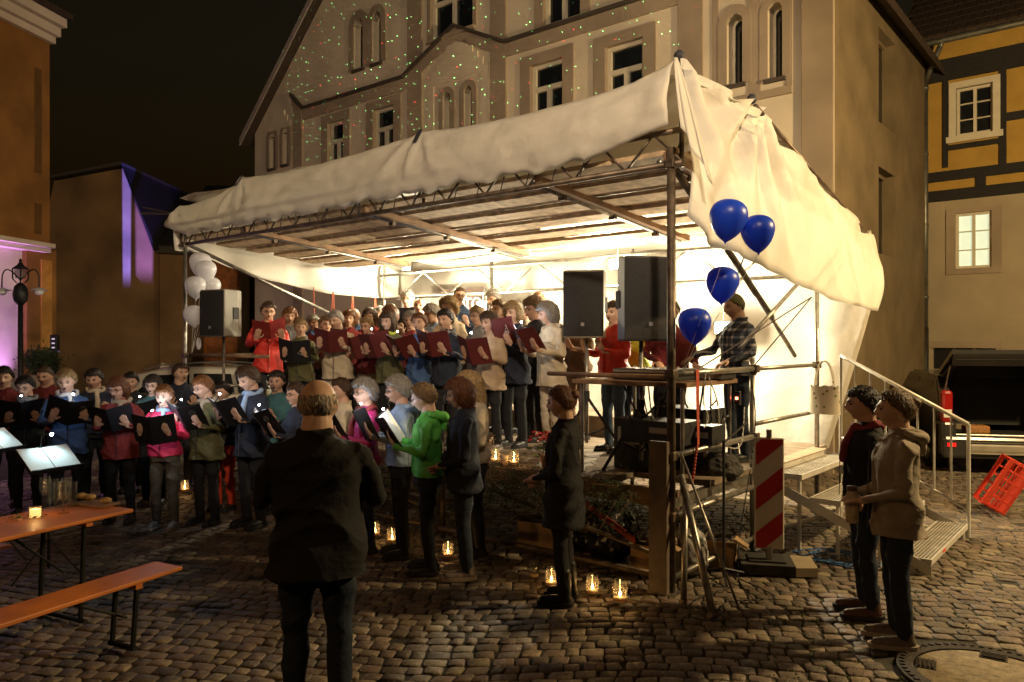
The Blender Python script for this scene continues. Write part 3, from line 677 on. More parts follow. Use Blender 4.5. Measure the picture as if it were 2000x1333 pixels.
# flap folded round the front corner
P = []
for i in range(13):
    v = i / 12; row = []
    for j in range(15):
        x = j / 14; wdt = .04 + .42 * v ** .8
        z = 4.24 - v * (.62 + .42 * x); off = wdt * (x - .45)
        row.append(S(-.06 + (-.22 * v) + (-off * .35), -.10 * v + off * .5 + .05 * math.sin(x * 12) * v - .04, z))
    P.append(row)
thick(MB().grid(P).build('corner_flap', m_tarp, tarp, True))
# rear wall, gathered at the stair side
P = []
for i in range(25):
    v = i / 24; row = []
    for j in range(121):
        x = j / 120
        z = 3.34 - v * 2.72; tr = -.36 + (max(0, v - .30) * .75 if v > .30 else 0); t = tr + (8.0 - tr) * x
        fold = .05 * math.sin(x * 70 + 3 * v) * math.exp(-x * 14) + .03 * nz3(t * .9, z * .9, 4) + .02 * math.sin(t * 2.1 + 1) * v
        row.append(S(t, 4.28 + fold + .08 * math.sin(math.pi * v), z))
    P.append(row)
thick(MB().grid(P).build('rear_wall', m_tarp, tarp, True))
# far side drape
lowL = []
for (u, v) in ((372, 492), (500, 541), (640, 574), (785, 586)):
    s = s_at(u, 7.95); lowL.append((s, z_at(v, 7.95, s)))
P = []
for i in range(11):
    v = i / 10; row = []
    for j in range(61):
        s = -.05 + 4.4 * j / 60
        zt = lerp_pts([(-.05, 3.95), (.99, 3.95), (4.4, 3.34)], s)[0]; zb = lerp_pts(lowL, s)[0]
        row.append(S(7.98 + .06 * math.sin(math.pi * v) + .04 * nz3(s * 1.4, v * 2, 8) + .02 * math.sin(s * 9 + v) * v, s, zt + (zb - zt) * v))
    P.append(row)
thick(MB().grid(P).build('far_side_drape', m_tarp, tarp, True))
m_strap = mat('dark_strap', (.03, .028, .035), .7)
for t in (2.89, 6.31): MB().prism([S(t - .035, .045 - .03, 4.21), S(t + .035, .045 - .03, 4.21), S(t + .03, -.075, 4.06), S(t - .03, -.075, 4.06)], -DV * .008).build('pole_strap', m_strap, tarp)
for (t, s) in ((-.06, .02), (-.26, .97)): MB().sphere(S(t, s, 4.27 if s < .5 else 4.12), .045, 10, 6).build('pole_cap', m_strap, tarp, True)
# lacing cord along the front truss and cords to the rails
m_cord = mat('dark_cord', (.05, .035, .03), .8)
for k in range(24):
    t = .8 + k * .3; MB().tube(S(t, -.05, 3.55), S(t + .09, -.01, 3.40), .006, 5).build('lacing', m_cord, tarp)
m_rcord = mat('red_cord', (.45, .10, .05), .8)
for (a, b_) in (((-.36, 2.2, 2.45), (-.02, 1.6, 1.78)), ((-.36, 2.2, 2.45), (0, .55, 1.80)), ((-.3, .9, 2.95), (-.05, 1.05, 2.5)), ((-.06, .1, 3.72), (.0, .05, 3.45))):
    MB().tube(S(*a), S(*b_), .006, 5).build('guy_cord', m_cord, tarp)
for (u, v0, v1, du) in ((611, 561, 617, 4), (649, 570, 622, -12), (650, 570, 615, 3), (687, 577, 612, -8), (688, 577, 607, 5), (731, 582, 606, -6), (732, 582, 610, 6)):
    s = s_at(u, 7.95); t = 7.93; p0 = S(t, s, z_at(v0, t, s)); p1 = p0 + Vector((du / FPX * p0.y, 0, -(v1 + 90 - v0) / FPX * p0.y))
    MB().tube(p0, p1, .008, 5).build('guy_cord', m_rcord, tarp)
a = S(8.15, .05, 3.9)
for d in ((-.55, .1, .12), (-.5, .0, .02), (-.5, -.05, -.0)): MB().tube(a, a + Vector(d), .012, 5).build('guy_cord', m_cord, tarp)

# banner on the rear wall
m_ban = mat('brown_banner', (.07, .045, .035), .8, var=.1); m_white = mat('white_print', (.8, .78, .7), .7, var=0)
t1, z1 = st_px(862, 566, 4.12); t0, z0 = st_px(946, 628, 4.12)
ban = tag(MB().prism([S(t0, 4.12, z0), S(t1, 4.12, z0), S(t1, 4.12, z1), S(t0, 4.12, z1)], DV * .012).build('banner', m_ban), 'brown banner with white lettering hung on the rear tarpaulin wall', 'banner')
fc = bpy.data.curves.new('lettering', 'FONT'); fc.body = 'TOU'; fc.size = .30; fc.extrude = .002
fo = bpy.data.objects.new('lettering', fc); C.objects.link(fo); dg = bpy.context.evaluated_depsgraph_get()
lm = bpy.data.meshes.new_from_object(fo.evaluated_get(dg)); bpy.data.objects.remove(fo)
tt, zz = st_px(905, 606, 4.10); MW = Matrix.Translation(S(tt, 4.105, zz)) @ Matrix.Rotation(STAGE_YAW, 4, 'Z') @ Matrix.Rotation(R(90), 4, 'X')
lm.transform(MW); lm.materials.clear(); lm.materials.append(m_white); link('lettering', lm, ban)

# floodlights hung on the rear truss
m_lampbody = mat('floodlight_housing', (.03, .03, .03), .5, .3); m_glow = mat('floodlight_glass', (1, 1, 1), .3, var=0, emit=(1, .86, .58), estr=60)
for i, (u, v, s, pw) in enumerate(((937, 598, 3.62, 460), (1200, 516, 3.55, 480), (790, 520, 3.62, 300), (1408, 640, 3.75, 360))):
    t, z = st_px(u, v, s); p = S(t, s, z)
    fl = thing('floodlight', ['floodlight glaring behind the heads of the rear singers', 'floodlight glaring beside the loudspeakers under the rear truss', 'floodlight high in the far rear corner of the tent', 'floodlight behind the sound man at the rear wall'][i], 'floodlight', p, group='stage floodlights')
    MM = Matrix.Rotation(STAGE_YAW, 3, 'Z')
    MB().box(p + DV * .07, (.22, .07, .16), MM, .01).build('housing', m_lampbody, fl)
    MB().box(p + DV * .03, (.10, .006, .06), MM).build('lens', m_glow, fl)
    MB().tube(p + DV * .07 + Vector((0, 0, .08)), p + DV * .12 + Vector((0, 0, .3)), .012, 6).build('bracket', m_lampbody, fl)
    lamp('floodlight_bulb', 'POINT', p - DV * .06, pw, (1.0, .85, .57), shadow_soft_size=.06)
# ================================================================== coloured event lights
# purple uplights at the foot of the pale wall
for k, pw in ((1.7, 30), (2.8, 28)):
    p = OC - OD * k - OL * .32 + Vector((0, 0, .25))
    lamp('uplight_lamp', 'SPOT', p, pw * 26, (.80, .35, 1.0), spot_size=R(72), spot_blend=.9, shadow_soft_size=.06, aim=p + OL * .30 - OD * .15 + Vector((0, 0, 1.9)))
    up_ = thing('uplight', 'small black uplight washing the pale wall in purple near the ' + ('corner pier' if k < 2 else 'lantern'), 'uplight', p, group='purple uplights')
    MB().lathe([(.09, -.2), (.10, -.05), (.12, -.02)], p, 14).build('can', m_lampbody, up_, True)
    MB().box(p + Vector((0, 0, -.235)), (.22, .16, .03)).build('foot', m_lampbody, up_)
# narrow-beam projector throwing blue stripes on the rendered house, laser projector throwing dots
def gobo(o, kind):
    d = o.data; d.use_nodes = True; n = d.node_tree; nd = n.nodes; em = nd['Emission']
    tc = nd.new('ShaderNodeTexCoord'); sp = nd.new('ShaderNodeSeparateXYZ'); n.links.new(tc.outputs['Normal'], sp.inputs[0])
    def mth(op, a, b_=None, c=None):
        q = nd.new('ShaderNodeMath'); q.operation = op
        for i, x in enumerate((a, b_, c)):
            if x is None: continue
            if isinstance(x, (int, float)): q.inputs[i].default_value = x
            else: n.links.new(x, q.inputs[i])
        return q.outputs[0]
    gx = mth('DIVIDE', sp.outputs[0], mth('ABSOLUTE', sp.outputs[2])); gy = mth('DIVIDE', sp.outputs[1], mth('ABSOLUTE', sp.outputs[2]))
    if kind == 'laser':
        cb = nd.new('ShaderNodeCombineXYZ'); n.links.new(gx, cb.inputs[0]); n.links.new(gy, cb.inputs[1])
        vo = nd.new('ShaderNodeTexVoronoi'); vo.voronoi_dimensions = '2D'; vo.inputs['Scale'].default_value = 36; n.links.new(cb.outputs[0], vo.inputs['Vector'])
        dot = mth('LESS_THAN', vo.outputs['Distance'], .024)
        sc = nd.new('ShaderNodeSeparateColor'); n.links.new(vo.outputs['Color'], sc.inputs[0])
        red = mth('GREATER_THAN', sc.outputs[0], .86); on = mth('GREATER_THAN', sc.outputs[1], .45)
        cr = nd.new('ShaderNodeMixRGB'); cr.inputs[1].default_value = (.22, 1, .30, 1); cr.inputs[2].default_value = (1, .05, .05, 1)
        n.links.new(red, cr.inputs[0]); n.links.new(cr.outputs[0], em.inputs[0]); n.links.new(mth('MULTIPLY', dot, on), em.inputs[1])
LP = Vector((-7.2, 12.6, 4.6)); aim_ = S(9.6, FS, 7.4)
ls = lamp('laser_projector_light', 'SPOT', LP, 130000, (1, 1, 1), spot_size=R(78), spot_blend=.1, shadow_soft_size=0.0, aim=aim_); gobo(ls, 'laser')
# two blue stripes: narrow slots cut by a real snoot would do the same; use two tight strips of light
def slot(u0, u1, v0, v1, col, pw):
    c = px((u0 + u1) / 2, (v0 + v1) / 2, GY); src = Vector((-9.0, 15.0, 1.7)); d = (c - src).length
    o = lamp('stripe_projector_light', 'SPOT', src, pw, col, spot_size=R(60), spot_blend=.1, shadow_soft_size=0.0, aim=c)
    hw = (u1 - u0) / 2 / FPX * GY / d; hh = (v1 - v0) / 2 / FPX * GY / d
    dd = o.data; dd.use_nodes = True; n = dd.node_tree; nd = n.nodes; em = nd['Emission']
    tc = nd.new('ShaderNodeTexCoord'); sp = nd.new('ShaderNodeSeparateXYZ'); n.links.new(tc.outputs['Normal'], sp.inputs[0])
    def mth(op, a, b_):
        q = nd.new('ShaderNodeMath'); q.operation = op
        for i, x in enumerate((a, b_)):
            if isinstance(x, (int, float)): q.inputs[i].default_value = x
            else: n.links.new(x, q.inputs[i])
        return q.outputs[0]
    outs = []
    for k, lim in ((0, hw), (1, hh)):
        g = mth('ABSOLUTE', mth('DIVIDE', sp.outputs[k], mth('ABSOLUTE', sp.outputs[2], 0)), 0)
        mr = nd.new('ShaderNodeMapRange'); mr.interpolation_type = 'SMOOTHSTEP'; mr.inputs[1].default_value = lim * 1.12; mr.inputs[2].default_value = lim * .72
        mr.inputs[3].default_value = 0; mr.inputs[4].default_value = 1; n.links.new(g, mr.inputs[0]); outs.append(mr.outputs[0])
    n.links.new(mth('MULTIPLY', outs[0], outs[1]), em.inputs[1])
slot(239, 256, 300, 552, (.13, .13, 1.0), 30000); slot(264, 300, 330, 545, (.26, .16, 1.0), 12000)
# ================================================================== people
def _ico(sub):
    bm = bmesh.new(); bmesh.ops.create_icosphere(bm, subdivisions=sub, radius=1.0); bm.verts.index_update()
    v = np.array([q.co[:] for q in bm.verts]); f = [tuple(x.index for x in q.verts) for q in bm.faces]; bm.free(); return v, f
ICO5 = _ico(5)
G = lambda d2, s: np.exp(-d2 / (2 * s * s))
def head_radius(D, fem):
    # D unit directions; x person's left, -y forward, z up -> surface points of a head about 0.23 m high
    x, y, z = D[:, 0], D[:, 1], D[:, 2]
    P = D * np.array([.076 if fem else .079, .098, .116])
    low = np.clip(-z, 0, 1)
    P[:, 0] *= 1 - (.34 if fem else .26) * low ** 1.3                     # jaw
    back = np.clip(y, 0, 1); P[:, 1] = np.where(y > 0, P[:, 1] * (1 - .42 * low), P[:, 1])
    fr = np.clip(-y, 0, 1) ** 2
    flat = fr * np.clip(1 - np.abs(z) * .6, 0, 1); P[:, 1] += .010 * flat    # flatter face
    X, Z = P[:, 0], P[:, 2]
    front = (y < -.25)
    add = -.024 * G((X / 1.0) ** 2 + ((Z + .022) * .9) ** 2, .0125)          # nose tip
    add += -.012 * G((X) ** 2 + ((Z - .004) * .5) ** 2, .010)               # bridge
    add += -.007 * G((X * .35) ** 2 + (Z - .026) ** 2, .010)               # brow
    for sx in (-1, 1):
        add += .013 * G((X - sx * .031) ** 2 + ((Z - .006) * 1.2) ** 2, .013)   # sockets
        add += -.006 * G((X - sx * .040) ** 2 + (Z + .026) ** 2, .016)          # cheeks
    add += -.007 * G((X * .55) ** 2 + (Z + .056) ** 2, .009)                  # lips
    add += .005 * G((X * .5) ** 2 + (Z + .072) ** 2, .007)
    add += -.012 * G((X * .8) ** 2 + (Z + .096) ** 2, .015)                  # chin
    P[:, 1] += np.where(front, add, 0)
    return P
class Solid:
    def __init__(s): s.v = []; s.f = []; s.n = 0
    def add(s, v, f):
        s.v.append(np.asarray(v, float)); s.f += [tuple(i + s.n for i in q) for q in f]; s.n += len(v)
    def limb(s, pts, n=12):           # pts: (x,y,z,r) chain, rounded ends
        for (a, b_) in zip(pts[:-1], pts[1:]):
            p0, p1 = Vector(a[:3]), Vector(b_[:3]); r0, r1 = a[3], b_[3]; d = (p1 - p0); L = d.length
            if L < 1e-5: continue
            q = d.to_track_quat('Z', 'Y'); V = []; rows = []
            for k in range(5): th = math.pi / 2 * (1 - k / 4); rows.append((-r0 * math.sin(th), r0 * math.cos(th)))
            for k in range(5): th = math.pi / 2 * k / 4; rows.append((L + r1 * math.sin(th), r1 * math.cos(th)))
            for (h, r_) in rows:
                for j in range(n):
                    an = 2 * math.pi * j / n; V.append(p0 + q @ Vector((max(r_, 1e-4) * math.cos(an), max(r_, 1e-4) * math.sin(an), h)))
            F = [(i * n + j, i * n + (j + 1) % n, (i + 1) * n + (j + 1) % n, (i + 1) * n + j) for i in range(9) for j in range(n)]
            F += [tuple(range(n - 1, -1, -1)), tuple(range(9 * n, 10 * n))]
            s.add([p[:] for p in V], F)
    def loft(s, rings, n=28, p=2.4):   # rings: (z, cx, cy, rx, ry) superellipse stack
        V = []
        for (z, cx, cy, rx, ry) in rings:
            for j in range(n):
                a = 2 * math.pi * j / n; c, q = math.cos(a), math.sin(a)
                V.append((cx + rx * math.copysign(abs(c) ** (2 / p), c), cy + ry * math.copysign(abs(q) ** (2 / p), q), z))
        m = len(rings); F = [(i * n + j, i * n + (j + 1) % n, (i + 1) * n + (j + 1) % n, (i + 1) * n + j) for i in range(m - 1) for j in range(n)]
        F += [tuple(range(n - 1, -1, -1)), tuple(range((m - 1) * n, m * n))]
        s.add(V, F)
    def ell(s, c, r, rot=None):
        v, f = ICO3; v = v * np.array(r)
        if rot is not None: v = v @ np.array(rot.to_3x3()).T
        s.add(v + np.array(c), f)
    def remesh(s, name, voxel, tris, wrinkle=0.0, seed=0, smooth=3):
        me = bpy.data.meshes.new(name + '_raw'); me.from_pydata(np.concatenate(s.v).tolist(), [], s.f)
        bm = bmesh.new(); bm.from_mesh(me); bmesh.ops.recalc_face_normals(bm, faces=bm.faces[:]); bm.to_mesh(me); bm.free()
        o = bpy.data.objects.new(name, me); C.objects.link(o)
        m = o.modifiers.new('r', 'REMESH'); m.mode = 'VOXEL'; m.voxel_size = voxel; m.use_smooth_shade = True
        if smooth: k = o.modifiers.new('s', 'SMOOTH'); k.factor = .5; k.iterations = smooth
        dg = bpy.context.evaluated_depsgraph_get(); me2 = bpy.data.meshes.new_from_object(o.evaluated_get(dg))
        if wrinkle > 0:
            nv = len(me2.vertices); co = np.empty(nv * 3, np.float32); no = np.empty(nv * 3, np.float32)
            me2.vertices.foreach_get('co', co); me2.vertex_normals.foreach_get('vector', no); co = co.reshape(-1, 3); no = no.reshape(-1, 3)
            w_ = np.zeros(nv)
            ph = seed * 1.7
            for (kx, ky, kz, am) in ((9, 7, 22, 1.2), (-14, 11, 25, .9), (23, -19, 17, .6), (6, 13, 46, .3)):
                w_ += am * (lambda q: 1.2 - 2.4 * np.abs(q) ** .7)(np.sin(.5 * (co[:, 0] * kx + co[:, 1] * ky + co[:, 2] * kz + ph + 2.2 * np.sin(co[:, 2] * 7 + co[:, 0] * 9 + ph) + 1.5 * np.sin(co[:, 1] * 13 - co[:, 2] * 5))))
            co += no * (w_ * wrinkle)[:, None]; me2.vertices.foreach_set('co', co.ravel())
        o.modifiers.clear(); o.data = me2
        nt_ = len(me2.polygons) * 2
        if nt_ > tris:
            d = o.modifiers.new('d', 'DECIMATE'); d.ratio = tris / nt_
            dg = bpy.context.evaluated_depsgraph_get(); me3 = bpy.data.meshes.new_from_object(o.evaluated_get(dg)); bpy.data.meshes.remove(me2) if False else None
        else: me3 = me2
        bpy.data.objects.remove(o); me3.name = name
        me3.polygons.foreach_set('use_smooth', [True] * len(me3.polygons)); return me3
ICO3 = _ico(3)
POSES = {   # elbow, wrist, hand direction per side (x is mirrored for the second arm)
    'folder':  dict(e=(.235, -.03, 1.11), w=(.150, -.275, 1.155), h=(-.22, -.52, .80), curl=.25),
    'folder_high': dict(e=(.245, -.05, 1.13), w=(.160, -.270, 1.20), h=(-.22, -.52, .80), curl=.25),
    'relaxed': dict(e=(.245, .03, 1.09), w=(.250, -.045, .865), h=(0, -.15, -1), curl=.35),
    'clasped': dict(e=(.235, -.01, 1.07), w=(.095, -.215, .975), h=(-.9, -.35, -.25), curl=.6),
    'pockets': dict(e=(.255, .05, 1.10), w=(.185, -.06, .93), h=(-.3, -.5, -.8), curl=.6),
    'conduct': dict(e=(.25, -.06, 1.10), w=(.185, -.29, 1.13), h=(-.1, -.9, .2), curl=.3),
    'reach':   dict(e=(.255, -.10, 1.13), w=(.20, -.36, 1.05), h=(-.05, -.95, -.3), curl=.4),
}
def hand(sol, w, d, side, curl):
    w = Vector(w); d = Vector(d).normalized(); up_ = Vector((0, 0, 1)) if abs(d.z) < .8 else Vector((0, -1, 0))
    across = d.cross(up_).normalized() * side; nrm = across.cross(d).normalized() * side
    pal = w + d * .045
    M = Matrix((across, d, nrm)).transposed(); sol.ell(pal, (.040, .050, .016), M)
    for k, (off, ln) in enumerate(((-.030, .062), (-.010, .076), (.011, .072), (.031, .056))):
        b0 = w + d * .082 + across * off; c1 = (d * math.cos(curl * .6) - nrm * math.sin(curl * .6)); c2 = (d * math.cos(curl * 1.7) - nrm * math.sin(curl * 1.7))
        k1 = b0 + c1 * ln * .55; k2 = k1 + c2 * ln * .5
        sol.limb([(*b0, .0098), (*k1, .0088), (*k2, .0074)], 8)
    tb = w + d * .03 - across * .034; t1 = tb + (d * .7 - across * .75 - nrm * .25).normalized() * .042; t2 = t1 + (d * .95 - across * .2 - nrm * .3).normalized() * .032
    sol.limb([(*tb, .0125), (*t1, .0105), (*t2, .0085)], 8)
BODY = {}
HC = Vector((0, -.012, 1.582))           # head centre of a 1.70 m figure
def head_matrix(tilt, turn):
    return Matrix.Translation((0, .01, 1.47)) @ Matrix.Rotation(turn, 4, 'Z') @ Matrix.Rotation(tilt, 4, 'X') @ Matrix.Translation(HC - Vector((0, .01, 1.47)))
def body_mesh(pose, fem, tilt, turn):
    key = ('body', pose, fem, tilt, turn)
    if key in BODY: return BODY[key]
    s = Solid(); D, F = ICO5; hp = head_radius(D, fem) * 1.05; M = np.array(head_matrix(tilt, turn)); s.add(hp @ M[:3, :3].T + M[:3, 3], F)
    for sx in (-1, 1):
        e = Vector((sx * .079, .012, -.004)); s.ell((head_matrix(tilt, turn) @ e)[:], (.010, .019, .031), head_matrix(tilt, turn))
    nk = head_matrix(tilt, turn) @ Vector((0, .022, -.085)); nr_ = .058 if fem else .066; s.limb([(0, .020, 1.37, nr_ + .010), (*nk, nr_)], 16)
    s.loft([(.86, 0, 0, .12, .085), (1.05, 0, 0, .105, .075), (1.28, 0, 0, .11, .07), (1.37, 0, .01, .075, .05)], 20)
    p = POSES[pose]; shx = .150 if fem else .168
    for sx in (-1, 1):
        e, w_ = p['e'], p['w']; E = (e[0] * sx, e[1], e[2]); W = (w_[0] * sx, w_[1], w_[2])
        if pose == 'reach' and sx == 1: E, W = (.245, .0, 1.1), (.20, -.22, 1.02)
        s.limb([(shx * sx * .92, .01, 1.325, .026), (*E, .026), (*W, .026)], 10)
        hand(s, W, (p['h'][0] * sx, p['h'][1], p['h'][2]), sx, p['curl'])
        s.limb([(.085 * sx, 0, .88, .055), (.09 * sx, -.01, .47, .040), (.095 * sx, .02, .09, .032)], 10)
        s.limb([(.095 * sx, .03, .05, .032), (.105 * sx, -.10, .035, .028)], 10)
    me = s.remesh('person', .0068, 26000, smooth=1); BODY[key] = me; return me
def jacket_mesh(pose, fem, long, seed):
    key = ('jacket', pose, fem, long, seed)
    if key in BODY: return BODY[key]
    s = Solid(); w = 1.0 if fem else 1.09; ch = .135 if fem else .128
    hem = {0: .86, 1: .74, 2: .60}[long]
    rings = [(hem, 0, .004, .190 * w + .012 * long, .140 * w + .010 * long), (hem + .012, 0, .004, .194 * w + .012 * long, .143 * w + .010 * long), (.90 if hem < .9 else .95, 0, .004, .192 * w, .142 * w), (1.02, 0, 0, .172 * w, .126 * w), (1.14, 0, -.004, .175 * w, .130 * w), (1.25, 0, -.008, .182 * w, ch * w), (1.335, 0, .002, .180 * w, .118 * w), (1.385, 0, .010, .148 * w, .100), (1.425, 0, .015, .100, .084)]
    s.loft(rings, 32)
    s.loft([(1.375, 0, .012, .098, .092), (1.43, 0, .020, .088, .084), (1.468, 0, .028, .086, .080)], 24, 2.1)    # collar
    s.limb([(-.075, -.03, 1.43, .017), (-.035, -.095, 1.375, .017)], 8); s.limb([(.075, -.03, 1.43, .017), (.035, -.095, 1.375, .017)], 8); s.limb([(0, -.128 * w, 1.33, .011), (0, -.142 * w, 1.2, .011), (0, -.142 * w, 1.02, .011), (0, -.145 * w, hem + .03, .011)], 8)
    p = POSES[pose]; shx = .148 if fem else .170
    for sx in (-1, 1):
        e, w_ = Vector((p['e'][0] * sx, p['e'][1], p['e'][2])), Vector((p['w'][0] * sx, p['w'][1], p['w'][2]))
        if pose == 'reach' and sx == 1: e, w_ = Vector((.245, .0, 1.1)), Vector((.20, -.22, 1.02))
        cuff = w_ + (e - w_) * .06
        s.limb([(shx * sx, .010, 1.338, .060), (e.x * .55 + shx * sx * .45, e.y * .5, 1.25, .056), (*e, .050), (*(e * .5 + w_ * .5), .046), (*cuff, .040)], 14)
    me = s.remesh('jacket', .0095, 15000 if seed < 90 else 24000, .0062, seed); BODY[key] = me; return me
def trouser_mesh(fem, seed, wide=0):
    key = ('trousers', fem, seed, wide)
    if key in BODY: return BODY[key]
    s = Solid(); w = 1.0 if fem else 1.04
    s.loft([(.80, 0, .006, .165 * w, .120 * w), (.90, 0, .004, .168 * w, .122 * w), (1.0, 0, 0, .148 * w, .106 * w)], 26)
    for sx in (-1, 1):
        s.limb([(.082 * sx, .004, .86, .090 * w), (.087 * sx, -.005, .66, .078 * w), (.092 * sx, -.012, .46, .061 + .008 * wide), (.095 * sx, .008, .25, .057 + .012 * wide), (.096 * sx, .020, .075, .050 + .018 * wide)], 14)
    me = s.remesh('trousers', .0095, 9000, .0030, seed); BODY[key] = me; return me
def shoe_mesh(sx, boot=0):
    key = ('shoe', sx, boot)
    if key in BODY: return BODY[key]
    s = Solid(); x = .10 * sx
    s.limb([(x, .045, .047, .040), (x + .006 * sx, -.06, .040, .041), (x + .010 * sx, -.135, .034, .034)], 14)
    s.loft([(.002, x + .004 * sx, -.045, .043, .135), (.022, x + .004 * sx, -.045, .045, .138)], 20, 2.6)
    s.limb([(x, .035, .05, .042), (x - .003 * sx, .028, .10 if not boot else .26, .046 if not boot else .046)], 14)
    me = s.remesh('shoe', .008, 1500, smooth=1); BODY[key] = me; return me
def hair_mesh(style, fem=True):
    key = ('hair', style)
    if key in BODY: return BODY[key]
    D, F = ICO5; base = head_radius(D, fem) * 1.05; x, y, z = D[:, 0], D[:, 1], D[:, 2]
    rr = random.Random(hash(style) % 1000 if False else len(style) * 7)
    n1 = np.sin(D @ np.array([11, 7, 5.]) * 1.7 + 3 * np.sin(D @ np.array([3, 9, 4.]))) * .5 + np.sin(D @ np.array([-9, 13, 8.]) * 2.1) * .5
    strand = np.sin(np.arctan2(x, -y + .3) * 24 + 5 * z + 2 * n1)
    def region(zf, zb, edge=.10):      # hair line: high at the forehead, lower at the back
        line = zf + (zb - zf) * np.clip((y + .55) / 1.1, 0, 1) ** .8 + .07 * n1 + .05 * strand
        return np.clip((z - line) / edge, -1, 1)
    T = {'short': .020, 'crop': .009, 'bald': .004, 'curly': .038, 'bob': .030, 'long': .032, 'bun': .016, 'tousled': .030, 'cap': .014}[style]
    if style in ('short', 'crop', 'tousled', 'cap'): m_ = region(.52, -.50)
    elif style == 'bald': m_ = np.minimum(region(.10, -.50), np.clip((.42 - z) / .1, -1, 1)); m_ = np.where(y < -.1, -1, m_)
    elif style == 'curly': m_ = region(.46, -.58)
    elif style == 'bun': m_ = region(.55, -.45)
    else: m_ = region(.50, -.95)
    if style in ('bob', 'long'):       # sides cover the ears, face stays open
        face = np.clip((-y - .42) / .12, 0, 1) * np.clip((.50 - z) / .12, 0, 1)
        m_ = np.where(face > .4, -1, np.clip((z + .97) / .1, -1, 1)); m_ = np.where(z < -.92, -1, m_)
    th = T * np.clip(m_, -1, 1); th = np.where(m_ > 0, T * m_ ** .5, -.012)
    amp = {'curly': .010, 'tousled': .008, 'short': .007, 'bob': .006, 'long': .006, 'crop': .001, 'bald': .001, 'bun': .002, 'cap': 0}[style]
    th = th + np.where(m_ > 0, amp * n1 + (.005 if style != 'cap' else 0) * strand, 0)
    nrm = D / np.linalg.norm(D, axis=1)[:, None]
    P = base + nrm * th[:, None]
    if style in ('bob', 'long'):
        k = np.clip((-z - .1) / .8, 0, 1) * (m_ > 0); drop = .010 if style == 'bob' else .10
        P[:, 2] -= drop * k; P[:, 0] *= 1 + .16 * k; P[:, 1] = np.where((m_ > 0) & (z < -.1), np.maximum(P[:, 1], -.035) + .02 * k, P[:, 1])
        P[:, 1] += .020 * k
    if style in ('short', 'bob', 'tousled'):  # fringe
        fr = G((x) ** 2 + (z - .55) ** 2, .28) * (y < -.3) * (m_ > 0); P[:, 1] -= .008 * fr; P[:, 2] -= .008 * fr
    s = MB(); s.add(P.tolist(), F)
    if style == 'bun':
        q = Matrix.Diagonal((.042, .038, .042)); v3, f3 = ICO3
        s.add((v3 * np.array([.042, .036, .040]) * (1 + .05 * np.sin(v3 @ np.array([9, 14, 7.]) * 2))[:, None] + np.array([0, .112, .050])).tolist(), f3)
    if style not in ('bald', 'cap', 'crop'):   # loose strands standing off the surface
        idx = [i for i in range(len(P)) if m_[i] > .25]; rr = random.Random(len(style))
        cnt = {'curly': 1500, 'tousled': 1300}.get(style, 900)
        for k in range(cnt):
            i = rr.choice(idx); p = Vector(P[i]); n_ = Vector(nrm[i]); d = Vector((rr.uniform(-1, 1), rr.uniform(-.3, 1), rr.uniform(-1.2, .4))).normalized(); d = (d - n_ * d.dot(n_)).normalized()
            L = rr.uniform(.02, .045); wv = n_.cross(d) * .0011; lift = .30 if style in ('curly', 'tousled') else .18
            m1 = p + d * L * .5 + n_ * L * lift; e1 = p + d * L + n_ * L * lift * (1.2 if style == 'curly' else .5)
            s.add([p - wv, p + wv, m1 + wv, m1 - wv, e1], [(0, 1, 2, 3), (3, 2, 4)])
    me = bpy.data.meshes.new('hair'); me.from_pydata(s.v, [], s.f); me.polygons.foreach_set('use_smooth', [True] * len(me.polygons)); me.materials.append(None)
    BODY[key] = me; return me
def simple(key, fn):
    if key not in BODY: BODY[key] = fn()
    return BODY[key]
m_eye = mat('eye', (.05, .035, .03), .15, var=0); m_lip = mat('open_mouth', (.07, .015, .012), .6, var=0); m_brow = mat('eyebrow', (.09, .06, .04), .9, var=0); m_lens = glass('spectacle_lens', alpha=.4); m_frame = mat('spectacle_frame', (.03, .025, .025), .3, var=0)
def eye_me(): return MB().sphere((0, 0, 0), (.0115, .008, .0065), 10, 6).mesh('eye', m_eye, True)
def brow_me(): return MB().box((0, 0, 0), (.030, .008, .006), None, .002).mesh('eyebrow', m_brow, True)
def mouth_me(): return MB().sphere((0, 0, 0), (.016, .010, .0085), 12, 8).mesh('mouth', m_lip, True)
def lipc_me(): return MB().sphere((0, 0, 0), (.020, .006, .0035), 12, 6).mesh('mouth', mat('lips', (.38, .15, .12), .5, var=0), True)
def glasses_me():
    s = MB()
    for sx in (-1, 1):
        pts = [Vector((sx * .031 + .024 * math.cos(a * math.pi / 8), -.109 + abs(math.cos(a * math.pi / 8) + sx) * .002, .006 + .018 * math.sin(a * math.pi / 8))) for a in range(17)]
        s.path(pts, .0022, 5); s.tube((sx * .055, -.106, .010), (sx * .080, .0, .010), .002, 5)
    s.tube((-.008, -.112, .010), (.008, -.112, .010), .002, 5)
    return s.mesh('glasses', m_frame, True)
def scarf_me():
    s = Solid()
    for k in range(20):
        a0, a1 = 2 * math.pi * k / 20, 2 * math.pi * (k + 1) / 20
        f = lambda a: (.082 * math.cos(a), .012 + .086 * math.sin(a), 1.425 + .016 * math.sin(a * 3) + .01 * math.sin(a), .030 + .005 * math.sin(a * 5))
        s.limb([f(a0), f(a1)], 10)
    s.limb([(.02, -.085, 1.40, .030), (.035, -.140, 1.28, .034), (.03, -.150, 1.17, .030)], 10)
    return s.remesh('scarf', .0095, 2600, .003, 4)
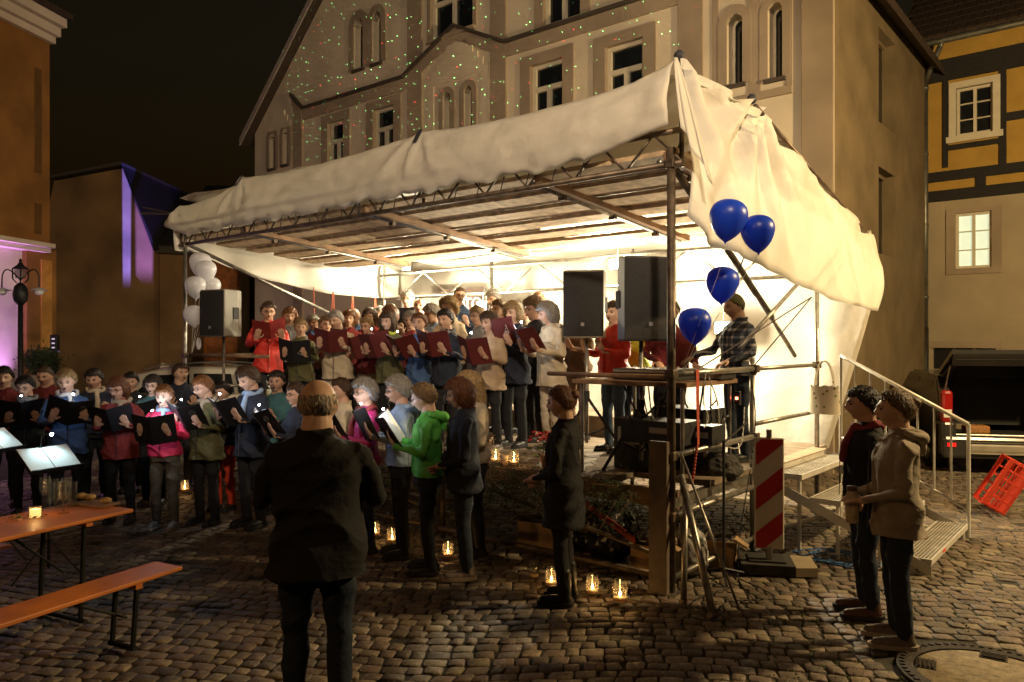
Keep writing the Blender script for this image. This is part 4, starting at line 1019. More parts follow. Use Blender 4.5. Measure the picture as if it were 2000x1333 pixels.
def sole_me(sx):
    s = Solid(); x = .10 * sx; s.loft([(.0, x + .004 * sx, -.045, .046, .142), (.030, x + .004 * sx, -.045, .0475, .144)], 24, 2.5); m = MB(); m.add(np.concatenate(s.v).tolist(), s.f); me = m.mesh('sole', None, False); me.materials.append(None); return me
def hood_me():
    s = Solid()
    for k in range(12):
        a0, a1 = math.pi * k / 12, math.pi * (k + 1) / 12; f = lambda a: (.105 * math.cos(a), .035 + .105 * math.sin(a), 1.43 - .035 * math.sin(a), .030 + .016 * math.sin(a))
        s.limb([f(a0), f(a1)], 10)
    s.limb([(0, .12, 1.40, .05), (0, .14, 1.30, .035)], 10)
    return s.remesh('hood', .009, 3000, .004, 2)
def zip_me(fem, coat):
    w = 1.0 if fem else 1.09; hem = {0: .86, 1: .74, 2: .60}[coat]; s = MB()
    s.path([Vector((0, -.156 * w, 1.30)), Vector((0, -.164 * w, 1.2)), Vector((0, -.164 * w, 1.02)), Vector((0, -.168 * w, hem + .03))], .0028, 5)
    return s.mesh('zip', mat('zip_metal', (.12, .12, .12), .35, .6, var=0))
SKIN = [mat('skin_a', (.50, .30, .20), .5, spec=.4, var=.08, vscale=20), mat('skin_b', (.56, .36, .26), .5, spec=.4, var=.08, vscale=20), mat('skin_c', (.44, .25, .16), .5, spec=.4, var=.08, vscale=20)]
HAIR = {k: mat('hair_' + k, c, .45, spec=.5, var=.55, vscale=45, trans=.22, tcol=tuple(min(1, x * 1.5) for x in c), bump=.5, bscale=90, stretch=(3, 3, .5)) for k, c in dict(dark=(.022, .014, .010), brown=(.075, .038, .018), auburn=(.15, .052, .020), blond=(.36, .24, .11), grey=(.34, .31, .27), white=(.55, .52, .46), ginger=(.26, .11, .035), sandy=(.22, .14, .07)).items()}
def cloth(name, col, rough=.85, sheen=True):
    return mat('cloth_' + name, col, rough, spec=.3, var=.15, vscale=9, bump=.7, bscale=14)
CL = dict(red=(.55, .035, .022), pink=(.62, .035, .10), black=(.012, .012, .013), navy=(.016, .020, .034), blue=(.045, .09, .20), lblue=(.22, .30, .42), green=(.10, .42, .07), beige=(.46, .38, .26), tan=(.36, .26, .16), olive=(.09, .085, .035), maroon=(.13, .018, .018), magenta=(.34, .02, .11), grey=(.16, .16, .16), brown=(.11, .062, .035), teal=(.04, .11, .12), lime=(.35, .42, .04), wine=(.20, .03, .03), jean=(.055, .085, .14), djean=(.018, .026, .042), ltrous=(.42, .36, .27), gtrous=(.12, .11, .09), redt=(.55, .05, .02), white=(.62, .60, .56), stone=(.30, .25, .185), brownt=(.20, .13, .08))
def clm(k): return cloth(k, CL[k], .55 if k in ('pink', 'red', 'green', 'magenta') else .85)
def part(name, me, m, root, M=None):
    o = bpy.data.objects.new(name, me); C.objects.link(o); o.parent = root
    if M is not None: o.matrix_basis = M
    if m is not None:
        if len(me.materials) == 0: me.materials.append(None)
        o.material_slots[0].link = 'OBJECT'; o.material_slots[0].material = m
    return o
PEOPLE = []
def person(label, loc, yaw, h, fem=True, pose='folder', hair=('short', 'brown'), top='navy', legs='black', coat=0, shoes='black', skin=0, tilt=.14, turn=0.0, glasses=False, scarf=None, mouth=True, group=None, boot=0, seed=0, wide=0, full=True, hood=False):
    k = h / 1.70; me = body_mesh(pose, fem, tilt, turn)
    if len(me.materials) == 0: me.materials.append(None)
    o = bpy.data.objects.new('person', me); C.objects.link(o)
    o.material_slots[0].link = 'OBJECT'; o.material_slots[0].material = SKIN[skin]
    o.location = loc; o.rotation_euler = (0, 0, yaw); o.scale = (k * 1.08, k * 1.05, k); tag(o, label, 'person', group)
    part('jacket', jacket_mesh(pose, fem, coat, seed), clm(top), o); part('trousers', trouser_mesh(fem, seed % 3, wide), clm(legs), o)
    for sx in (-1, 1): part('shoe', shoe_mesh(sx, boot), None if False else cloth('shoe_' + shoes, dict(black=(.012, .011, .010), brown=(.10, .05, .03), tan=(.15, .12, .10), grey=(.2, .19, .18), white=(.5, .48, .45))[shoes], .45), o)
    for sx in (-1, 1): part('sole', simple(('sole', sx), lambda sx=sx: sole_me(sx)), mat('pale_sole', (.36, .31, .25), .7) if shoes in ('tan', 'grey', 'white') else mat('dark_sole', (.02, .018, .016), .7), o)
    HM = head_matrix(tilt, turn)
    if hair: part('hair' if hair[0] != 'cap' else 'cap', hair_mesh(hair[0]), HAIR[hair[1]] if hair[0] != 'cap' else clm(hair[1]), o, HM)
    if full:
        for sx in (-1, 1):
            part('eye', simple('eye', eye_me), None, o, HM @ Matrix.Translation((sx * .031, -.0865, .006)))
            part('eyebrow', simple('brow', brow_me), None, o, HM @ Matrix.Translation((sx * .032, -.097, .029)) @ Matrix.Rotation(sx * -.10, 4, 'Y') @ Matrix.Rotation(sx * .35, 4, 'Z'))
        part('mouth', simple('mouth', mouth_me) if mouth else simple('lipc', lipc_me), None, o, HM @ Matrix.Translation((0, -.1035 if mouth else -.1075, -.058)))
        if glasses: part('glasses', simple('glasses', glasses_me), None, o, HM)
    if hood: part('hood', simple('hood', hood_me), clm(top), o)
    part('zip', simple(('zip', fem, coat), lambda: zip_me(fem, coat)), None, o)
    if scarf: part('scarf', simple('scarf', scarf_me), clm(scarf), o)
    o['_tilt'] = 0; del o['_tilt']
    PEOPLE.append(o); return o
def face_to(loc, target): d = Vector(target) - Vector(loc); return math.atan2(d.x, -d.y)     # local forward is -Y
# song folders, held in both hands
def folder_me(part_):
    key = ('folder', part_)
    if key in BODY: return BODY[key]
    w_, h_, a = .235, .315, R(24); s = MB()
    for sx in (-1, 1):
        ax = Vector((sx * math.cos(a), math.sin(a), 0)); nr_ = Vector((-sx * math.sin(a), math.cos(a), 0))
        c = ax * (w_ / 2 + .004)
        M = Matrix((ax, nr_, Vector((0, 0, 1)))).transposed()
        if part_ == 'cover' and sx == -1: continue
        if part_ == 'cover': s.box(c, (w_, .005, h_), M, .002)
        elif part_ == 'cover2' and sx == -1: s.box(c, (w_, .005, h_), M, .002)
        elif part_ == 'page' and sx == 1: s.box(c * .97 + nr_ * .007, (w_ * .90, .006, h_ * .93), M)
        elif part_ == 'page2' and sx == -1: s.box(c * .97 + nr_ * .0075, (w_ * .90, .007, h_ * .93), M)
    if part_ == 'spine': s.box((0, -.004, 0), (.020, .007, h_), None, .002)
    me = s.mesh(part_, None); me.materials.append(None); BODY[key] = me; return me
m_page = mat('paper', (.78, .76, .70), .8, var=.03, vscale=40)
FOLD = {'black': mat('black_folder', (.012, .012, .014), .45, var=.1), 'maroon': mat('maroon_folder', (.105, .014, .013), .5, var=.1), 'red': mat('red_folder', (.22, .018, .016), .5, var=.1)}
def folder(p, col, label, dz=0.0, tilt=.75, roll=0.0, light=False, emblem=None, group='open song folders', lpow=1.0):
    k = p.scale[2]; hi = .06 if 'high' in p.data.name or False else 0
    M = Matrix.Translation(p.location) @ Matrix.Rotation(p.rotation_euler.z, 4, 'Z') @ Matrix.Translation((0, -.385 * k, (1.232 + dz) * k)) @ Matrix.Rotation(roll, 4, 'Y') @ Matrix.Rotation(tilt * .75, 4, 'X')
    o = bpy.data.objects.new('song_folder', None); C.objects.link(o); o.empty_display_size = .1; o.matrix_basis = M; tag(o, label, 'folder', group)
    for nm, pt in (('cover', 'cover'), ('cover', 'cover2'), ('spine', 'spine')): part(nm, folder_me(pt), FOLD[col], o)
    part('page', folder_me('page'), m_page, o); part('page', folder_me('page2'), m_page, o)
    if emblem == 'clef':
        s = MB(); pts = [Vector((.10 + .028 * math.sin(a * .5) * (1 - a / 22) + .010 * math.cos(a), 0, -.03 + a * .007)) for a in np.linspace(0, 19, 40)]
        s.path([M @ (p_ + Vector((.03, .035, 0))) for p_ in pts], .003, 5)
        s2 = MB(); cc = Vector((.13, .048, 0)); pts = [cc + Vector((.004 + .012 * math.sin(q * 9), -.004 - 0 * q, q * .14 - .07)) for q in np.linspace(0, 1, 24)] + [cc + Vector(((.030 - .008 * q) * math.cos(q * 6) * .9, -.004, -.03 + (.030 - .008 * q) * math.sin(q * 6))) for q in np.linspace(0, 1.5, 24)]
        a = R(24); sh = lambda v: Vector((v.x, math.tan(a) * v.x - .0075, v.z))
        s2.path([sh(v) for v in pts], .0028, 5); me = s2.mesh('clef_emblem', mat('silver_print', (.5, .5, .5), .4, var=0)); part('clef_emblem', me, None, o)
    if emblem == 'fish':
        a = R(24); sh = lambda x, z: Vector((x, math.tan(a) * x - .0075, z)); s2 = MB()
        for sg in (-1, 1): s2.path([sh(.06 + .11 * q, -.02 + sg * .028 * math.sin(q * 3.6)) for q in np.linspace(0, 1, 16)], .0022, 5)
        part('fish_emblem', s2.mesh('fish_emblem', mat('silver_print', (.5, .5, .5), .4, var=0)), None, o)
    if emblem == 'round':
        a = R(24); sh = lambda x, z: Vector((x, math.tan(a) * x - .0075, z)); s2 = MB()
        for r_ in (.030, .018): s2.path([sh(.12 + r_ * math.cos(q), .06 + r_ * math.sin(q)) for q in np.linspace(0, 6.283, 20)], .0018, 5)
        part('round_emblem', s2.mesh('round_emblem', mat('grey_print', (.12, .12, .12), .5, var=0)), None, o)
    if light:
        lp = M @ Vector((.0, .10, .19)); 
        bl = thing('reading_light', 'tiny white reading light clipped to ' + label.split(' held')[0].replace('open ', 'the ') + light, 'light', lp, group='clip-on reading lights')
        MB().sphere(lp, .010, 8, 6).build('bulb', mat('led_bulb', (1, 1, 1), .3, var=0, emit=(.75, .85, 1), estr=60), bl, True)
        MB().tube(lp, M @ Vector((0, .012, .155)), .004, 6).build('neck', m_lampbody, bl); MB().box(M @ Vector((0, .008, .15)), (.03, .02, .025)).build('clip', m_lampbody, bl)
        lamp('reading_light_bulb', 'POINT', lp + (M.to_3x3() @ Vector((0, .016, -.004))), 2.3 * lpow, (.72, .82, 1.0), shadow_soft_size=.012)
    return o
# ================================================================== sound gear
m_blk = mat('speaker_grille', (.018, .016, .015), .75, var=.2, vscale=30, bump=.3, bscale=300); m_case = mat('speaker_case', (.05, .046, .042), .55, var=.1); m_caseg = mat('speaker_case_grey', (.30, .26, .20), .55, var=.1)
def speaker(label, c, yaw, size, side, pole_z, stand_label, spread=.5):
    w_, d_, h_ = size; MM = Matrix.Rotation(yaw, 3, 'Z')
    sp = thing('loudspeaker', label, 'loudspeaker', c - Vector((0, 0, h_ / 2)), yaw, 'loudspeakers on stands')
    pts = [Vector((-w_ / 2, -d_ / 2, 0)), Vector((w_ / 2, -d_ / 2, 0)), Vector((w_ * .46, d_ * .1, 0)), Vector((w_ * .26, d_ / 2, 0)), Vector((-w_ * .26, d_ / 2, 0)), Vector((-w_ * .46, d_ * .1, 0))]
    o = MB().prism([MM @ p + c - Vector((0, 0, h_ / 2)) for p in pts], (0, 0, h_)).build('cabinet', side, sp)
    bv = o.modifiers.new('b', 'BEVEL'); bv.width = .018; bv.segments = 3
    g = []; n = 10
    for i in range(n + 1):
        z = -h_ / 2 + .02 + (h_ - .04) * i / n; g.append([c + MM @ Vector((x * w_ * .5 * .97, -d_ / 2 - .006 - .028 * (1 - x * x) * (1 - (2 * i / n - 1) ** 4), z)) for x in np.linspace(-1, 1, 11)])
    MB().grid(g).build('grille', m_blk, sp, True)
    MB().box(c + MM @ Vector((.0, -d_ / 2 - .036, -h_ * .30)), (.035, .006, .035), MM).build('badge', mat('badge_silver', (.6, .6, .6), .3, .8, var=0), sp)
    for sx in (-1, 1): MB().box(c + MM @ Vector((sx * w_ * .475, d_ * .02, 0)), (.02, .10, .16), MM, .006).build('handle', m_blk, sp)
    b_ = c - Vector((0, 0, h_ / 2)); st = thing('speaker_stand', stand_label, 'speaker stand', Vector((b_.x, b_.y, pole_z)), 0, 'tripod speaker stands')
    MB().tube(Vector((b_.x, b_.y, pole_z + .12)), b_, .019, 10).build('pole', m_steel, st, True)
    zz = pole_z + .62
    MB().tube(Vector((b_.x, b_.y, zz - .05)), Vector((b_.x, b_.y, zz + .06)), .032, 10).build('collar', m_blk, st)
    for k in range(3):
        a = yaw + 2.09 * k + .4; e = Vector((b_.x + spread * math.cos(a), b_.y + spread * math.sin(a), pole_z + .015))
        lg = MB().tube(Vector((b_.x, b_.y, zz)), e, .016, 8).build('leg', m_blk, st); MB().sphere(e, .022, 8, 6).build('rubber_foot', m_blk, lg)
        MB().tube(Vector((b_.x, b_.y, pole_z + .2)), Vector((b_.x, b_.y, zz)).lerp(e, .55), .010, 6).build('brace', m_blk, st)
p = px(437, 613, 10.5); speaker('black loudspeaker beside the white balloons', p, R(-28), (.47, .40, .64), mat('speaker_case_dim', (.15, .13, .10), .55, var=.1), 0.0, 'tripod stand carrying the loudspeaker beside the white balloons', .5)
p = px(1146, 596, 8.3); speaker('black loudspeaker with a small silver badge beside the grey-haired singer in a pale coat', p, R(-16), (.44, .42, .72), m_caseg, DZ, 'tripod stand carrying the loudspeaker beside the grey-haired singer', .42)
p = px(1252, 586, 7.05); speaker('largest black loudspeaker right beside the front corner post', p, R(12), (.46, .40, .76), m_case, DZ, 'tripod stand carrying the largest loudspeaker by the corner post', .36)

# balloons
def balloon_me(m):
    pr = [(.001, -1.30), (.05, -1.28), (.035, -1.23), (.10, -1.16), (.30, -1.02), (.54, -.80), (.76, -.50), (.91, -.15), (.985, .12), (1.0, .30), (.97, .52), (.87, .76), (.70, .94), (.48, 1.06), (.24, 1.12), (.001, 1.14)]
    return MB().lathe(pr, (0, 0, 0), 28).mesh('balloon', m, True)
m_bb = mat('blue_balloon', (.02, .085, .70), .36, spec=.6, var=.03, trans=.28, tcol=(.02, .08, .9), coat=0); m_wb = mat('white_balloon', (.72, .71, .74), .22, spec=.6, var=.02, trans=.35, tcol=(.8, .8, .85), coat=.3)
m_ribbon = mat('ribbon', (.7, .66, .55), .6, var=0)
def balloons(lst, m, knot, group, lm):
    me_ = balloon_me(m)
    for (u, v, rpx, Y, lab) in lst:
        c = px(u, v, Y); r_ = rpx / FPX * Y
        b_ = thing('balloon', lab, 'balloon', c - Vector((0, 0, 1.2 * r_)), 0, group)
        o = link('skin', me_, b_); o.parent = b_; o.matrix_parent_inverse = Matrix.Identity(4); o.location = (0, 0, 1.2 * r_); o.scale = (r_, r_, r_ * .98); o.rotation_euler = (random.uniform(-.1, .1), random.uniform(-.2, .2), random.uniform(0, 6))
        a = c - Vector((0, 0, 1.2 * r_)); mid = a.lerp(knot, .5) + Vector((random.uniform(-.05, .05), 0, -.03)); MB().path([a, a.lerp(mid, .5) + Vector((.01, 0, 0)), mid, knot], .0022, 4).build('string', m_ribbon, b_)
balloons([(1422, 431, 37, 5.75, 'blue balloon floating highest above the stage rail, left of its twin'.replace(', left of its twin', '')), (1480, 457, 33, 5.85, 'blue balloon touching the highest blue balloon'), (1411, 557, 32, 6.3, 'blue balloon floating before the sound man'), (1357, 637, 32, 6.15, 'paler blue balloon hanging lowest beside the corner post')], m_bb, S(0, .15, 1.74), 'blue balloons tied to the stage rail', 0)
balloons([(391, 517, 21, 11.0, 'white balloon topmost of the white bunch under the tarpaulin edge'), (402, 531, 20, 10.8, 'white balloon pressed in the middle of the white bunch'), (382, 562, 20, 10.7, 'white balloon of the bunch nearest the corner post'), (413, 562, 18, 10.9, 'white balloon half hidden behind the loudspeaker top'), (378, 618, 19, 10.75, 'white balloon lowest of the white bunch')], m_wb, S(TW, .1, 1.85), 'white balloons tied to the far stage corner', 0)
dfl = px(388, 672, 10.7); tag(MB().sphere(dfl, (.035, .03, .085), 10, 8).build('balloon', m_wb, None, True), 'small shrivelled white balloon hanging below the white bunch', 'balloon', 'white balloons tied to the far stage corner')

# mixing desk, rack and cables behind the corner post
MR = Matrix.Rotation(STAGE_YAW, 3, 'Z'); m_eq = mat('rack_black', (.022, .022, .024), .5, var=.2); m_alu = mat('alu_edge', (.55, .53, .48), .35, .8, var=.1)
def eq(name, label, cat, t, s, z, size, parts_):
    r_ = thing(name, label, cat, S(t, s, z), STAGE_YAW, 'sound equipment'); c = S(t, s, z + size[2] / 2)
    MB().box(c, size, MR, .008).build('case', m_eq, r_)
    for (nm, off, sz, m) in parts_: MB().box(c + MR @ Vector(off), sz, MR).build(nm, m, r_)
    return r_
ST_T = .62
tbl = thing('equipment_table', 'makeshift equipment table on scaffold boards behind the corner post', 'table', S(ST_T, .8, DZ), STAGE_YAW)
MB().box(S(ST_T, .85, 1.645), (1.15, 1.05, .04), MR, .005).build('tabletop', m_timber, tbl)
for (a, b_) in ((.1, .38), (1.12, .38), (.1, 1.32), (1.12, 1.32)): MB().tube(S(a, b_, DZ if b_ > .4 or a > .7 else .02), S(a, b_, 1.625), .018, 8).build('leg', m_steel, tbl)
mx = eq('mixing_desk', 'black mixing desk on the equipment table under the lowest blue balloon', 'mixer', .55, .72, 1.668, (.62, .46, .10), [('edge_strip', (0, -.232, .03), (.60, .006, .02), m_alu)])
for k in range(9):
    MB().box(S(.55, .72, 1.772) + MR @ Vector((-.26 + k * .065, -.06, 0)), (.012, .02, .014), MR).build('fader', m_white, mx)
    MB().tube(S(.55, .72, 1.768) + MR @ Vector((-.26 + k * .065, .08, 0)), S(.55, .72, 1.785) + MR @ Vector((-.26 + k * .065, .08, 0)), .010, 8).build('knob', mat('knob_grey', (.3, .3, .3), .5), mx)
eq('effects_unit', 'flat black sound unit with a pale edge on the equipment table', 'sound unit', .25, 1.12, 1.668, (.46, .34, .09), [('front_plate', (0, -.172, 0), (.44, .006, .07), m_alu)])
eq('amplifier_rack', 'black amplifier rack with bright metal corner rails under the equipment table', 'rack', .48, 1.25, DZ + .005, (.56, .42, .58), [('corner_rail', (.27, -.205, 0), (.03, .02, .56), m_alu), ('corner_rail', (-.27, -.205, 0), (.03, .02, .56), m_alu), ('amplifier_face', (0, -.213, .15), (.48, .01, .10), m_case), ('amplifier_face', (0, -.213, .02), (.48, .01, .10), m_case)])
eq('flight_case', 'small black case with papers beneath the mixing desk', 'case', .40, .55, 1.125, (.60, .36, .20), [('label_strip', (.1, -.182, .02), (.22, .004, .05), m_alu)])
m_led = mat('red_led', (1, .1, .05), .4, var=0, emit=(1, .18, .08), estr=14)
eq('power_strip', 'power strip with a glowing red switch hanging from the rail', 'power strip', .03, 1.35, 1.42, (.05, .05, .13), [('switch', (0, -.03, 0), (.022, .012, .022), m_led)])
def cable(label, pts, r_, m, sub=8, name='cable', group='loose cables', cat='cable'):
    P_ = [Vector(p) for p in pts]; out = []
    for i in range(len(P_) - 1):
        a, b_ = P_[i], P_[i + 1]; t0 = (P_[min(i + 1, len(P_) - 1)] - P_[max(i - 1, 0)]) * .5; t1 = (P_[min(i + 2, len(P_) - 1)] - P_[i]) * .5
        for k in range(sub):
            u = k / sub; out.append((2 * u ** 3 - 3 * u ** 2 + 1) * a + (u ** 3 - 2 * u ** 2 + u) * t0 + (-2 * u ** 3 + 3 * u ** 2) * b_ + (u ** 3 - u ** 2) * t1)
    out.append(P_[-1]); return tag(MB().path(out, r_, 5).build(name, m, None, True), label, cat, group)
m_wc = mat('white_cable', (.6, .57, .5), .6, var=0); m_bc = mat('black_cable', (.012, .012, .012), .5, var=0); m_blue = mat('blue_rope', (.03, .11, .28), .7, var=.1); m_rs = mat('red_strap', (.42, .06, .025), .7, var=.1)
cable('white cable looping from the mixing desk over the rail', [S(.05, .7, 1.78), S(-.04, .75, 1.5), S(-.03, .8, 1.25), S(.05, .95, 1.12), S(-.03, 1.25, 1.05), S(-.02, 1.38, 1.4)], .006, m_wc)
cable('thin white cable hanging off the highest rail', [S(-.03, .55, 1.76), S(-.035, .5, 1.5), S(-.02, .62, 1.36), S(-.03, .52, 1.28)], .005, m_wc)
cable('black cable running down from the rail to the ground', [S(-.03, 1.5, 1.7), S(-.05, 1.56, 1.3), S(-.04, 1.5, .9), S(-.06, 1.2, .3), S(-.25, .7, .034), S(-.6, .2, .034)], .006, m_bc)
cable('black cable lying in a loop on the cobbles', [S(-.35, .45, .036), S(-.25, -.1, .036), S(-.42, -.45, .036), S(-.62, -.3, .036), S(-.45, .0, .036), S(-.7, .35, .036), S(-.3, .62, .036)], .005, m_bc)
rq = random.Random(21)
for k, lab in enumerate(('thick black cable drooping below the mixing desk', 'black cable hanging from the table edge in a low arc', 'black cable knotted round the inner table leg', 'black cable dropping straight to the amplifier rack', 'black cable looped twice beneath the tabletop', 'grey cable sagging between rail and rack', 'black cable trailing over the flight case', 'black cable hooked on the middle rail', 'grey cable hanging beside the red strap')):
    t0 = rq.uniform(.05, 1.0); s0 = rq.uniform(.35, 1.3); t1 = rq.uniform(.05, .9); s1 = rq.uniform(.35, 1.4); zl_ = rq.uniform(1.0, 1.35)
    cable(lab, [S(t0, s0, 1.64), S(t0 * .8 + t1 * .2, s0, 1.64 - (1.64 - zl_) * .7), S((t0 + t1) / 2, (s0 + s1) / 2, zl_), S(t1, s1, zl_ + rq.uniform(.05, .3))], rq.uniform(.006, .010), m_bc if 'black' in lab else mat('grey_cable', (.2, .19, .17), .6), 7)
eq('monitor_box', 'black wedge shaped box with silver panel under the tabletop', 'box', .80, .98, DZ + .005, (.46, .40, .48), [('panel', (0, -.203, .08), (.36, .006, .16), m_alu)])
eq('stage_box', 'black cable box with pale sockets on the lower beam', 'box', .10, .75, 1.125, (.30, .24, .16), [('socket_row', (0, -.123, 0), (.22, .006, .05), m_white)])
bl_ = [S(-.42, 1.75, .04)]
rb_ = random.Random(2)
for k in range(26): bl_.append(S(-.62 + .26 * math.cos(k * 1.1) * rb_.uniform(.5, 1.1) - .012 * k, 1.75 + .32 * math.sin(k * 1.1) * rb_.uniform(.4, 1), .038 + .02 * rb_.random()))
cable('tangle of blue rope lying on the cobbles by the barrier foot', bl_, .007, m_blue, 5, 'rope', None, 'rope')
for (t0, s0, lab) in ((0.0, .38, 'red ratchet strap dangling from the side rail'),):
    tag(MB().prism([S(-.035, s0 - .03, 1.78), S(-.035, s0 + .03, 1.78), S(-.04, s0 + .025, 1.15), S(-.04, s0 - .01, 1.15)], LV * .004).build('ratchet_strap', m_rs), lab, 'strap')
cable('red strap hanging in a long strip beside the rack', [S(-.045, .36, 1.15), S(-.04, .33, 1.0), S(-.03, .30, .84)], .012, m_rs, 6, 'strap', None, 'strap')

# aluminium board upright at the corner, leaning tubes, folded stand
tag(MB().box(S(.07, -.07, .62) , (.16, .05, 1.20), MR, .004).build('upright_board', mat('grey_board_wood', (.13, .095, .065), .7, var=.25, vscale=6, bump=.15)), 'upright grey board strapped against the front corner post', 'board')
for (a, b_, r_, lab) in ((S(-.06, .05, .95), S(-.52, -.34, .03), .027, 'thick steel tube leaning on the corner post'), (S(-.05, .15, .85), S(-.22, -.22, .03), .024, 'short steel tube leaning behind the thick tube'), (S(-.06, .05, 1.12), S(-.62, -.12, .04), .010, 'thin bright rod leaning on the corner post')):
    t_ = thing('leaning_tube', lab, 'tube', b_, 0, 'tubes leaning at the corner post'); MB().tube(a, b_, r_, 12).build('tube', m_steel, t_, True); MB().tube(b_ + (a - b_) * .0, b_ + (a - b_) * .03, r_ * 1.12, 12).build('end_ring', m_rust, t_)
ms = thing('microphone_stand', 'thin black microphone stand beside the side rails', 'microphone stand', S(-.16, .62, .02))
MB().tube(S(-.16, .62, .03), S(-.16, .62, 1.18), .012, 8).build('pole', m_bc, ms); MB().tube(S(-.16, .62, 1.16), S(-.26, .88, 1.32), .010, 8).build('boom', m_bc, ms)
for k in range(3): MB().tube(S(-.16, .62, .10), S(-.16 + .25 * math.cos(k * 2.1), .62 + .25 * math.sin(k * 2.1), .03), .010, 6).build('leg', m_bc, ms)
# clutter under the deck
m_card = mat('cardboard', (.34, .22, .11), .85, var=.15, vscale=8); m_bag = mat('black_plastic', (.012, .012, .013), .25, spec=.6, var=.1); m_pbag = mat('clear_plastic', (.42, .40, .36), .3, spec=.6, var=.2, trans=.3)
def crumple(label, c, r_, m, name, cat, seed, flat=.8):
    v, f = ICO5; rr = np.array([mnoise.noise(Vector(q) * 1.6 + Vector((seed, 0, 0))) * .30 + mnoise.turbulence(Vector(q) * 3.2 + Vector((0, seed, 0)), 3, True) * .16 for q in v])
    P_ = v * (1 + rr)[:, None] * np.array([r_[0], r_[1], r_[2]]); P_[:, 2] = np.maximum(P_[:, 2], -r_[2] * flat)
    P_ += np.array([c.x, c.y, 0]); P_[:, 2] += c.z - P_[:, 2].min()
    return tag(MB().add(P_.tolist(), f).build(name, m, None, False), label, cat)
ICO4 = _ico(4)
_sv = ICO5; ICO5_ = ICO5; ICO5 = ICO4
crumple('shiny black rubbish bag stuffed under the deck', S(.85, .45, .036), (.24, .22, .26), m_bag, 'rubbish_bag', 'bag', 3)
crumple('second black rubbish bag lying behind the red strap', S(1.25, .62, .036), (.26, .22, .22), m_bag, 'rubbish_bag', 'bag', 8)
crumple('crumpled clear plastic bag behind the leaning tubes', S(.12, .55, .036), (.15, .15, .20), m_pbag, 'plastic_bag', 'bag', 5)
crumple('dark fabric bag stuffed on the beam under the rack', S(.12, 1.15, .745), (.20, .16, .13), mat('dark_fabric', (.05, .045, .04), .9), 'fabric_bag', 'bag', 12)
ICO5 = ICO5_
def carton(label, t, s, yaw, sz):
    r_ = thing('cardboard_box', label, 'box', S(t, s, .036), STAGE_YAW + yaw); M3 = Matrix.Rotation(STAGE_YAW + yaw, 3, 'Z'); c = S(t, s, .036)
    w_, d_, h_ = sz
    for (nm, off, q) in (('side', (0, -d_ / 2, h_ / 2), (w_, .006, h_)), ('side', (0, d_ / 2, h_ / 2), (w_, .006, h_)), ('side', (-w_ / 2, 0, h_ / 2), (.006, d_ - .012, h_)), ('side', (w_ / 2, 0, h_ / 2), (.006, d_ - .012, h_)), ('bottom', (0, 0, .005), (w_ - .012, d_ - .012, .006))):
        MB().box(c + M3 @ Vector(off), q, M3).build(nm, m_card, r_)
    for sg in (-1, 1): MB().box(c + M3 @ Vector((sg * (w_ / 2 + .05), 0, h_ + .03)), (.13, d_, .005), M3 @ Matrix.Rotation(sg * .6, 3, 'Y')).build('flap', m_card, r_)
carton('open cardboard box standing behind the corner board', .36, .38, .1, (.32, .28, .24)); carton('printed cardboard box under the ledger tube', 1.62, .45, .25, (.42, .3, .24)); carton('small cardboard box behind the leaning tubes', -.0, .9, .3, (.26, .2, .18))
tag(MB().prism([S(.42, .15, .30), S(.42, .15, .36), S(1.15, .3, .62), S(1.15, .3, .56)], DV * .006).build('red_strap', m_rs), 'red strap slung beneath the deck over the rubbish bags', 'strap')

# greenery and flowers on the deck edge
def leaves(mb, c, spread, n, size, rg, up_=.5):
    for k in range(n):
        p_ = Vector(c) + Vector((rg.gauss(0, spread[0]), rg.gauss(0, spread[1]), rg.gauss(0, spread[2])))
        d = Vector((rg.uniform(-1, 1), rg.uniform(-1, 1), rg.uniform(-.5, 1) * up_)).normalized(); q = d.orthogonal().normalized(); q.rotate(Matrix.Rotation(rg.uniform(0, 6.28), 3, d)); L = size * rg.uniform(.6, 1.3)
        mb.add([p_, p_ + d * L * .5 + q * L * .16, p_ + d * L, p_ + d * L * .5 - q * L * .16], [(0, 1, 2, 3)])
m_fir = mat('fir_green', (.035, .055, .018), .8, var=.4, vscale=8); m_leaf = mat('leaf_green', (.06, .10, .022), .6, var=.3, vscale=10); m_flower = mat('red_petals', (.50, .02, .015), .6, var=.2)
rg = random.Random(9)
gr = thing('fir_greenery', 'dark fir branches draped along the deck edge', 'greenery', S(1.1, .05, .6))
mb = MB()
for k in range(30):
    t = rg.uniform(.35, 1.9); base = S(t, .05 + rg.uniform(-.06, .1), DZ - rg.uniform(0, .12)); e = base - DV * rg.uniform(.05, .3) + LV * rg.uniform(-.25, .25) + Vector((0, 0, rg.uniform(-.28, .12)))
    mb.tube(base, e, .006, 5, .002)
mb.build('branch', m_timber, gr); mb = MB()
for k in range(4200):
    t = rg.uniform(.30, 2.0); p_ = S(t, rg.gauss(-.04, .10), DZ - .10 + rg.gauss(0, .11)); d = Vector((rg.uniform(-1, 1), rg.uniform(-1, 1), rg.uniform(-1, .6))).normalized(); q = d.orthogonal().normalized() * .0035
    mb.add([p_ - q, p_ + q, p_ + d * rg.uniform(.03, .06)], [(0, 1, 2)])
o = mb.build('needles', m_fir, gr); o['kind'] = 'stuff'
